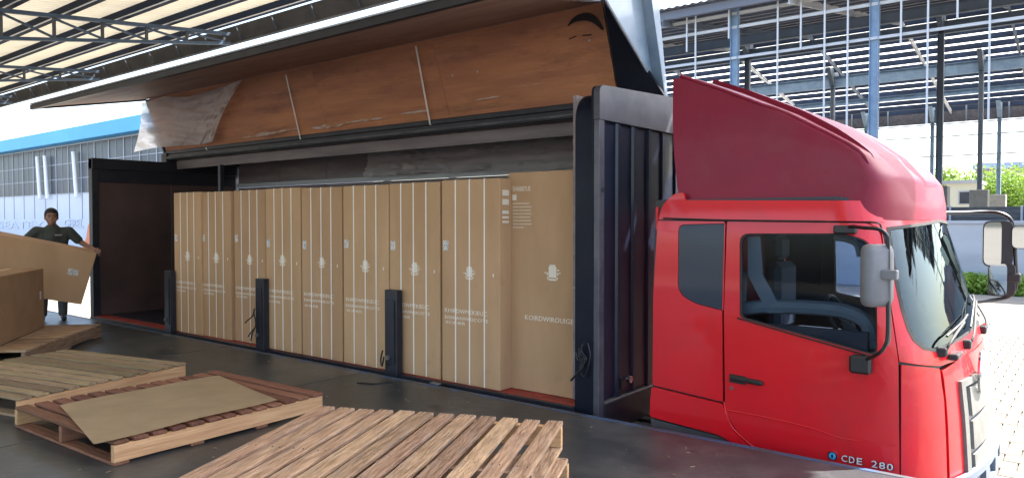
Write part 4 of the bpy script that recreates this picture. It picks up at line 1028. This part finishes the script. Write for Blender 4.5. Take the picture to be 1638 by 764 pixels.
# badge lettering
c = onside(1343,743); cE = onside(1427,748)
ls, lz = inv(1343,741); xdir = Vector((1,0,0)); o0 = Vector((c.x+.012, c.y-.002, c.z+.032))
p1 = onside(1428,748); wid = p1.x-c.x
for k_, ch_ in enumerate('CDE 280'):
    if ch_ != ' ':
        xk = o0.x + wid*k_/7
        textat('door_letter_layer', ch_, .064, (xk+.003, o0.y-.005, o0.z-.003), (1,0,0), (0,0,1), 'black', dr, width=wid*.125, inv=TI, depth=.002)  # black offset copy stands for the shadow of the letter
        textat('door_letter_layer', ch_, .060, (xk, o0.y-.011, o0.z), (1,0,0), (0,0,1), 'label_grey', dr, width=wid*.118, inv=TI, depth=.003)
bb = bmesh.new(); c2 = onside(1332,728); disc(bb, c2, (0,-1,0), .03, .008, 24); bd = P_('round_badge', bb, 'chrome', dr)
bb = bmesh.new(); disc(bb, c2+Vector((0,-.0081,0)), (0,-1,0), .021, .003, 20); P_('badge_centre', bb, 'blue_fascia', dr)
bb = bmesh.new(); box(bb, tuple(c2+Vector((-.005,-.014,-.012))), tuple(c2+Vector((.005,-.0112,.012)))); P_('badge_mark', bb, 'black', dr)
sideline('side_lamp', [(1385,757),(1420,760)], .02, 'orange', dr, .0)
# near-side mirror
def T(name, pts, r_, m, parent=None, k=6, n_=8): bb = bmesh.new(); tube(bb, smoothpath(pts, k), r_, n_); return P_(name, bb, m, parent, smooth=40)
ym = 4.80
arm = T('mirror_arm', [onside(1352,366), onY(1362,362,5.0), onY(1380,364,ym+.05), onY(1404,366,ym), onY(1417,374,ym), onY(1420,390,ym), onY(1420,460,ym), onY(1420,530,ym), onY(1416,552,ym), onY(1404,566,ym+.03), onside(1384,575,.02)], .011, 'black')
T('arm_highlight', [onY(1423,378,ym-.012), onY(1424,460,ym-.012), onY(1424,535,ym-.012), onY(1420,552,ym-.012)], .0035, 'grille_grey', arm)  # pale rod paints the highlight running along the black arm
sidebox('mirror_bracket', 1354, 367, .14, .055, .05, 'black', arm, .01); lb = sidebox('mirror_bracket', 1379, 581, .13, .115, .07, 'black', arm, .015)
cmx = onY(1401, 440, ym+.02)
def mirror(name, c, w_, h_, t_, yaw, parent, back='grey_plastic', gx=.93):
    mt = Matrix.Translation(c) @ Matrix.Rotation(yaw, 4, 'Z')
    bb = bmesh.new(); seg = 10; prof = []
    pts = rnd_poly([(-w_/2,-h_/2),(w_/2,-h_/2),(w_/2,h_/2),(-w_/2,h_/2)], min(w_,h_)*.28)
    rings = []
    for (k, y) in ((1.0,0),(1.02,.012),(1.0,.03),(.9,t_),(.6,t_*1.25)):
        rings.append([bb.verts.new(mt @ Vector((x*k if k <= 1 else x*k, y, z*(1-(1-k)*w_/h_) if k < 1 else z*1.01))) for x, z in pts])
    for a, b in zip(rings, rings[1:]):
        for i in range(len(a)): bb.faces.new((a[i], a[(i+1)%len(a)], b[(i+1)%len(a)], b[i]))
    bb.faces.new(rings[-1]); bb.faces.new(rings[0][::-1]); h = P_(name, bb, back, parent, smooth=45)
    bb = bmesh.new(); prism(bb, [mt @ Vector((x*(.93 if x < 0 else gx), -.004, z*.95)) for x, z in pts], mt.to_3x3() @ Vector((0,.0035,0))); P_('mirror_glass', bb, 'mirror', h); return h
# near mirror: housing back faces forward and the camera, glass faces the driver
mirror('mirror_housing', onY(1400,440,ym-.0), .19, .37, .05, R(225), arm)
bb = bmesh.new(); cB = onY(1423,439,ym-.02); box(bb, (-.045,-.03,-.028),(.045,.03,.028), .006, Matrix.Translation(cB)); P_('mirror_clamp', bb, 'grey_plastic', arm)
# far-side mirrors
yf_ = 7.75
arm2 = T('mirror_arm', [Scab(2.75,1.56), onY(1545,340,yf_-.1), onY(1575,339,yf_), onY(1600,341,yf_), onY(1616,350,yf_), onY(1622,368,yf_), onY(1624,410,yf_), onY(1626,450,yf_), onY(1620,468,yf_), onY(1600,478,yf_), Scab(2.78,.78)+Vector((.02,0,0))], .016, 'black')
mirror('mirror_housing', onY(1596,390,yf_-.05), .22, .40, .11, R(4), arm2, 'black', .25)
mirror('mirror_housing', onY(1602,447,yf_-.05), .20, .29, .10, R(2), arm2, 'black', .4)
mirror('mirror_housing', onY(1637,379,yf_-.05), .17, .20, .08, R(4), arm2, 'black')
bb = bmesh.new(); box(bb, (-.05,-.04,-.04),(.05,.04,.04), .01, Matrix.Translation(onY(1622,444,yf_-.02))); P_('mirror_clamp', bb, 'black', arm2)
# wipers
def onf(s, z, off=.03): return Scab(s, z)+nrm_of(Scab, s, z)*off
for (sa, sb, zb_, ze) in ((1.52,1.80,.66,.80),(1.80,2.12,.66,.88),(2.2,2.5,.66,.86)):
    wpx = T('wiper_arm', [onf(sa,zb_,.03), onf(sa+.06,zb_+.06,.05), onf(sb,ze,.035)], .009, 'rubber'); 
    T('wiper_blade', [onf(sb-.20,.745,.014), onf(sb,ze+.0,.02), onf(sb+.13,ze+.03,.014)], .008, 'black', wpx)
    bb = bmesh.new(); c = onf(sa,zb_,.01); box(bb, tuple(c-Vector((.03,.04,.03))), tuple(c+Vector((.03,.04,.03))), .008); P_('wiper_motor_cap', bb, 'black', wpx)
bb = bmesh.new(); c = onf(1.62,.62,.02); box(bb, tuple(c-Vector((.03,.09,.02))), tuple(c+Vector((.03,.09,.02))), .008); P_('cowl_vent', bb, 'black')
T('front_grip', [onf(2.25,.63,.0), onf(2.27,.66,.06), onf(2.4,.66,.06), onf(2.42,.63,.0)], .012, 'chrome')
# ---- roof fairing
XFC = [(1.50,-.93),(1.60,-.945),(1.78,-.995),(1.935,-1.13),(2.08,-1.37),(2.236,-1.64),(2.45,-2.10),(2.60,-2.46),(2.66,-2.50)]
def Sf(s, z):
    zz = min(z, 2.655); xc = interp(XFC, zz); xr = -2.46-.085*math.sin(min(1,(zz-1.5)/.85)*math.pi*.5)
    k = min(1, max(0, (zz-1.5)/.5)); a = min(.34-.22*k, (xc-xr)*.85)
    p = plan(s, xr, xc, a, 1.108-.02*(zz-1.5), 2.3+1.2*k); p.z = z; return p
bb = bmesh.new(); zs = [1.50, 1.52]+[1.55+.0275*k for k in range(40)]; zs = [z for z in zs if z <= 2.59]
us = [k*.2 for k in range(5)]+[1+.04*k for k in range(51)]+[3+.2*k for k in range(1,6)]
rows = [[bb.verts.new(Sf(u, z)) for u in us] for z in zs]
for a, b in zip(rows, rows[1:]):
    for i in range(len(us)-1): bb.faces.new((a[i], a[i+1], b[i+1], b[i]))
bb.faces.new(rows[-1])
fair = P_('roof_fairing', bb, 'maroon', smooth=60)
# raised top panel with a tapering groove beside the outer lip
def sedge(z): t_ = max(0, min(1, (z-1.86)/.72)); return 1.30+.42*t_**.9
tp = [(sedge(z), z) for z in [1.86+.06*k for k in range(13)]]
tp = tp + [(4-s_, z) for s_, z in reversed(tp)] + [(2.6,1.82),(2.3,1.80),(2,1.80),(1.7,1.80),(1.4,1.82)]
def Sf2(s_, z_):
    t_ = max(0, min(1, (z_-1.84)/.3)); return Sf(s_, z_) + nrm_of(Sf, s_, min(z_, 2.6))*(.04*t_*t_*(3-2*t_)-.004)
patch('fairing_top_panel', tp, [], 'maroon', off=0, th=.05, Sf=Sf2, parent=fair, ds=.05, dz=.05)
lip = [Sf(1.0+.16*(1 if z < 2.3 else .6), z) for z in [1.86+.045*k for k in range(17)] if z < 2.59]
for far in (0, 1):
    bb = bmesh.new(); tube(bb, [(p.x, (2*YC-p.y if far else p.y), p.z+.004) for p in lip], [.004]+[.013]*(len(lip)-1), 8); P_('fairing_lip', bb, 'maroon', fair, smooth=50)
# ------------------------------------------------------------------ PERSON
def skinned(chains, vox, extra=None, smooth_it=2):
    """chains: lists of (x,y,z,r); returns one continuous remeshed surface"""
    bb = bmesh.new()
    for ch in chains:
        P = []; 
        for (a, b) in zip(ch, ch[1:]):
            A_ = Vector(a[:3]); B_ = Vector(b[:3]); n_ = max(2, int((B_-A_).length/(.5*min(a[3],b[3]))+1)); n_ = min(n_, 30)
            for k in range(n_): t_ = k/n_; P.append((A_+(B_-A_)*t_, a[3]+(b[3]-a[3])*t_))
        P.append((Vector(ch[-1][:3]), ch[-1][3]))
        for p, r_ in P:
            mt = Matrix.Translation(p) @ Matrix.Diagonal((r_, r_, r_, 1)); bmesh.ops.create_icosphere(bb, subdivisions=2, radius=1, matrix=mt)
    if extra:
        for c, r3 in extra: bmesh.ops.create_icosphere(bb, subdivisions=3, radius=1, matrix=Matrix.Translation(c) @ Matrix.Diagonal((*r3, 1)))
    me = bpy.data.meshes.new('tmp'); bb.to_mesh(me); bb.free(); o = link(bpy.data.objects.new('tmp', me))
    m_ = o.modifiers.new('r', 'REMESH'); m_.mode = 'VOXEL'; m_.voxel_size = vox; m_.use_smooth_shade = True
    s_ = o.modifiers.new('s', 'SMOOTH'); s_.iterations = smooth_it; s_.factor = .5
    dg = bpy.context.evaluated_depsgraph_get(); r = bpy.data.meshes.new_from_object(o.evaluated_get(dg)); bpy.data.objects.remove(o)
    for p in r.polygons: p.use_smooth = True
    return r
fp_ = onZ(86, 512, 0); to_cam = (EYE-fp_); to_cam.z = 0; to_cam.normalize()
# local frame: +X = picture right, -Y = towards the camera
man = empty('person', fp_, math.atan2(to_cam.y, to_cam.x)+math.pi/2, 'man in dark t-shirt carrying a large tan carton at the left', 'person')
def hand(wr, out, down, side):
    """palm and five fingers; wr wrist, out = finger direction, down = curl direction, side = thumb side"""
    wr = Vector(wr); out = Vector(out).normalized(); down = Vector(down).normalized(); side = Vector(side).normalized(); L_ = []
    pc = wr+out*.045
    L_.append([(*wr,.026),(*pc,.030)]); L_.append([(*(wr+side*.02),.02),(*(wr+out*.085+side*.032),.015)]); L_.append([(*(wr-side*.02),.02),(*(wr+out*.08-side*.032),.014)]); L_.append([(*pc,.02),(*(wr+out*.088),.015)])
    for k, (o_, ln) in enumerate(((.033,.07),(.011,.078),(-.011,.073),(-.033,.058))):
        b0 = wr+out*.088+side*o_; b1 = b0+out*ln*.45+down*.008; b2 = b1+out*ln*.15+down*ln*.35; b3 = b2-out*ln*.05+down*ln*.28
        L_.append([(*b0,.0105),(*b1,.0095),(*b2,.009),(*b3,.0075)])
    t0 = wr+out*.025+side*.03; t1 = t0+side*.03+out*.02+down*.012; t2 = t1+side*.008+out*.03+down*.022
    L_.append([(*t0,.015),(*t1,.012),(*t2,.0095)]); return L_
hipz = .86
HC = Vector((-.01,-.10,1.545))      # head centre
body = [
 [(0,-.0,.88,.13),(0,-.02,1.05,.125),(0,-.03,1.25,.14),(0,-.04,1.34,.10),(0,-.06,1.42,.06),(-.005,-.085,1.47,.058)],
 [(-.09,-.01,.90,.10),(-.12,-.03,.5,.062),(-.13,.0,.46,.06),(-.14,.02,.12,.04),(-.14,.02,.06,.04),(-.15,-.14,.03,.03)],
 [(.09,-.01,.90,.10),(.11,-.03,.5,.062),(.12,.0,.46,.06),(.12,.02,.12,.04),(.12,.02,.06,.04),(.14,-.14,.03,.03)],
 [(-.10,-.03,1.33,.07),(-.20,-.04,1.34,.062),(-.34,-.03,1.20,.045),(-.42,.0,1.13,.04),(-.53,-.10,1.17,.03)],
 [(.10,-.03,1.33,.07),(.21,-.04,1.33,.062),(.35,-.05,1.18,.045),(.40,-.07,1.14,.040),(.50,-.22,1.08,.033),(.565,-.36,1.045,.026)],
]
body += hand((.565,-.36,1.045), (.4,-.9,-.25), (-.8,-.35,-.5), (0,-.3,1)) + hand((-.53,-.10,1.17), (-.3,-.85,.2), (.1,-.3,-1), (.7,-.3,.3))
head_x = [(HC, (.078,.095,.115)), (HC+Vector((0,-.02,-.05)), (.062,.078,.075)), (HC+Vector((0,-.055,-.095)), (.035,.036,.028)),
          (HC+Vector((0,-.098,-.018)), (.012,.018,.028)), (HC+Vector((0,-.107,-.033)), (.017,.014,.011)),
          (HC+Vector((-.083,.0,-.01)), (.010,.022,.034)), (HC+Vector((.083,.0,-.01)), (.010,.022,.034)),
          (HC+Vector((0,-.085,.032)), (.058,.02,.012)), (HC+Vector((0,-.092,-.064)), (.026,.012,.006)), (HC+Vector((0,-.090,-.075)), (.023,.012,.006)),
          (HC+Vector((-.048,-.066,-.03)), (.022,.02,.02)), (HC+Vector((.048,-.066,-.03)), (.022,.02,.02))]
me = skinned(body, .0075, head_x, 2); mobj('body', me, 'skin', man)
for sx in (-.032, .032):
    b_ = bmesh.new(); bmesh.ops.create_uvsphere(b_, u_segments=12, v_segments=8, radius=.011, matrix=Matrix.Translation(HC+Vector((sx,-.088,.006)))); ey_ = build('eye', b_, 'eye', man, 60)
    b_ = bmesh.new(); bmesh.ops.create_uvsphere(b_, u_segments=10, v_segments=6, radius=.006, matrix=Matrix.Translation(HC+Vector((sx,-.0955,.006)))); build('pupil', b_, 'hair', ey_, 60)
    b_ = bmesh.new(); tube(b_, [HC+Vector((sx-.018,-.094,.026)), HC+Vector((sx,-.101,.031)), HC+Vector((sx+.018,-.094,.026))], .005, 6); build('eyebrow', b_, 'hair', man, 60)
me = skinned([[(*(HC+Vector((0,.03,.03))),.09)]], .008, [(HC+Vector((0,.018,.05)), (.092,.098,.092)), (HC+Vector((0,-.045,.098)), (.062,.035,.032)), (HC+Vector((-.078,0,.03)),(.014,.04,.045)), (HC+Vector((.078,0,.03)),(.014,.04,.045))], 1)
# trim hair away from the face
b_ = bmesh.new(); b_.from_mesh(me)
bmesh.ops.delete(b_, geom=[v for v in b_.verts if v.co.y < HC.y-.045 and v.co.z < HC.z+.055 or v.co.z < HC.z-.07], context='VERTS'); b_.to_mesh(me); b_.free()
mobj('hair', me, 'hair', man)
me = skinned([[(0,0,.90,.145),(0,-.02,1.05,.142),(0,-.03,1.24,.155),(0,-.04,1.34,.115),(0,-.05,1.39,.078)],
  [(-.08,-.02,.92,.10),(-.10,-.03,1.2,.115),(-.12,-.03,1.31,.09),(-.20,-.04,1.335,.078),(-.33,-.03,1.21,.068)],
  [(.08,-.02,.92,.10),(.10,-.03,1.2,.115),(.12,-.03,1.31,.09),(.21,-.04,1.33,.078),(.325,-.05,1.205,.068)]], .011, None, 2)
mobj('t_shirt', me, 'shirt', man)
textat('shirt_print', 'SMART', .03, (.03,-.20,1.27), (1,0,0), (0,0,1), 'white_print', man, depth=.001)
me = skinned([[(-.085,-.0,.91,.115),(-.12,-.03,.5,.082),(-.13,.0,.45,.08),(-.14,.02,.11,.065)],[(.085,-.0,.91,.115),(.11,-.03,.5,.082),(.12,.0,.45,.08),(.12,.02,.11,.065)],[(0,0,.88,.13),(0,0,.95,.13)]], .011, None, 2)
mobj('trousers', me, 'trousers', man)
for sx, yy_ in ((-.145,0),(.13,0)):
    me = skinned([[(sx,.04,.05,.045),(sx,-.05,.045,.042),(sx,-.15,.038,.036)],[(sx,.03,.07,.045),(sx,.02,.1,.045)]], .009, None, 1)
    for v in me.vertices: v.co.z = max(v.co.z, .004)
    mobj('shoe', me, 'shoe', man)
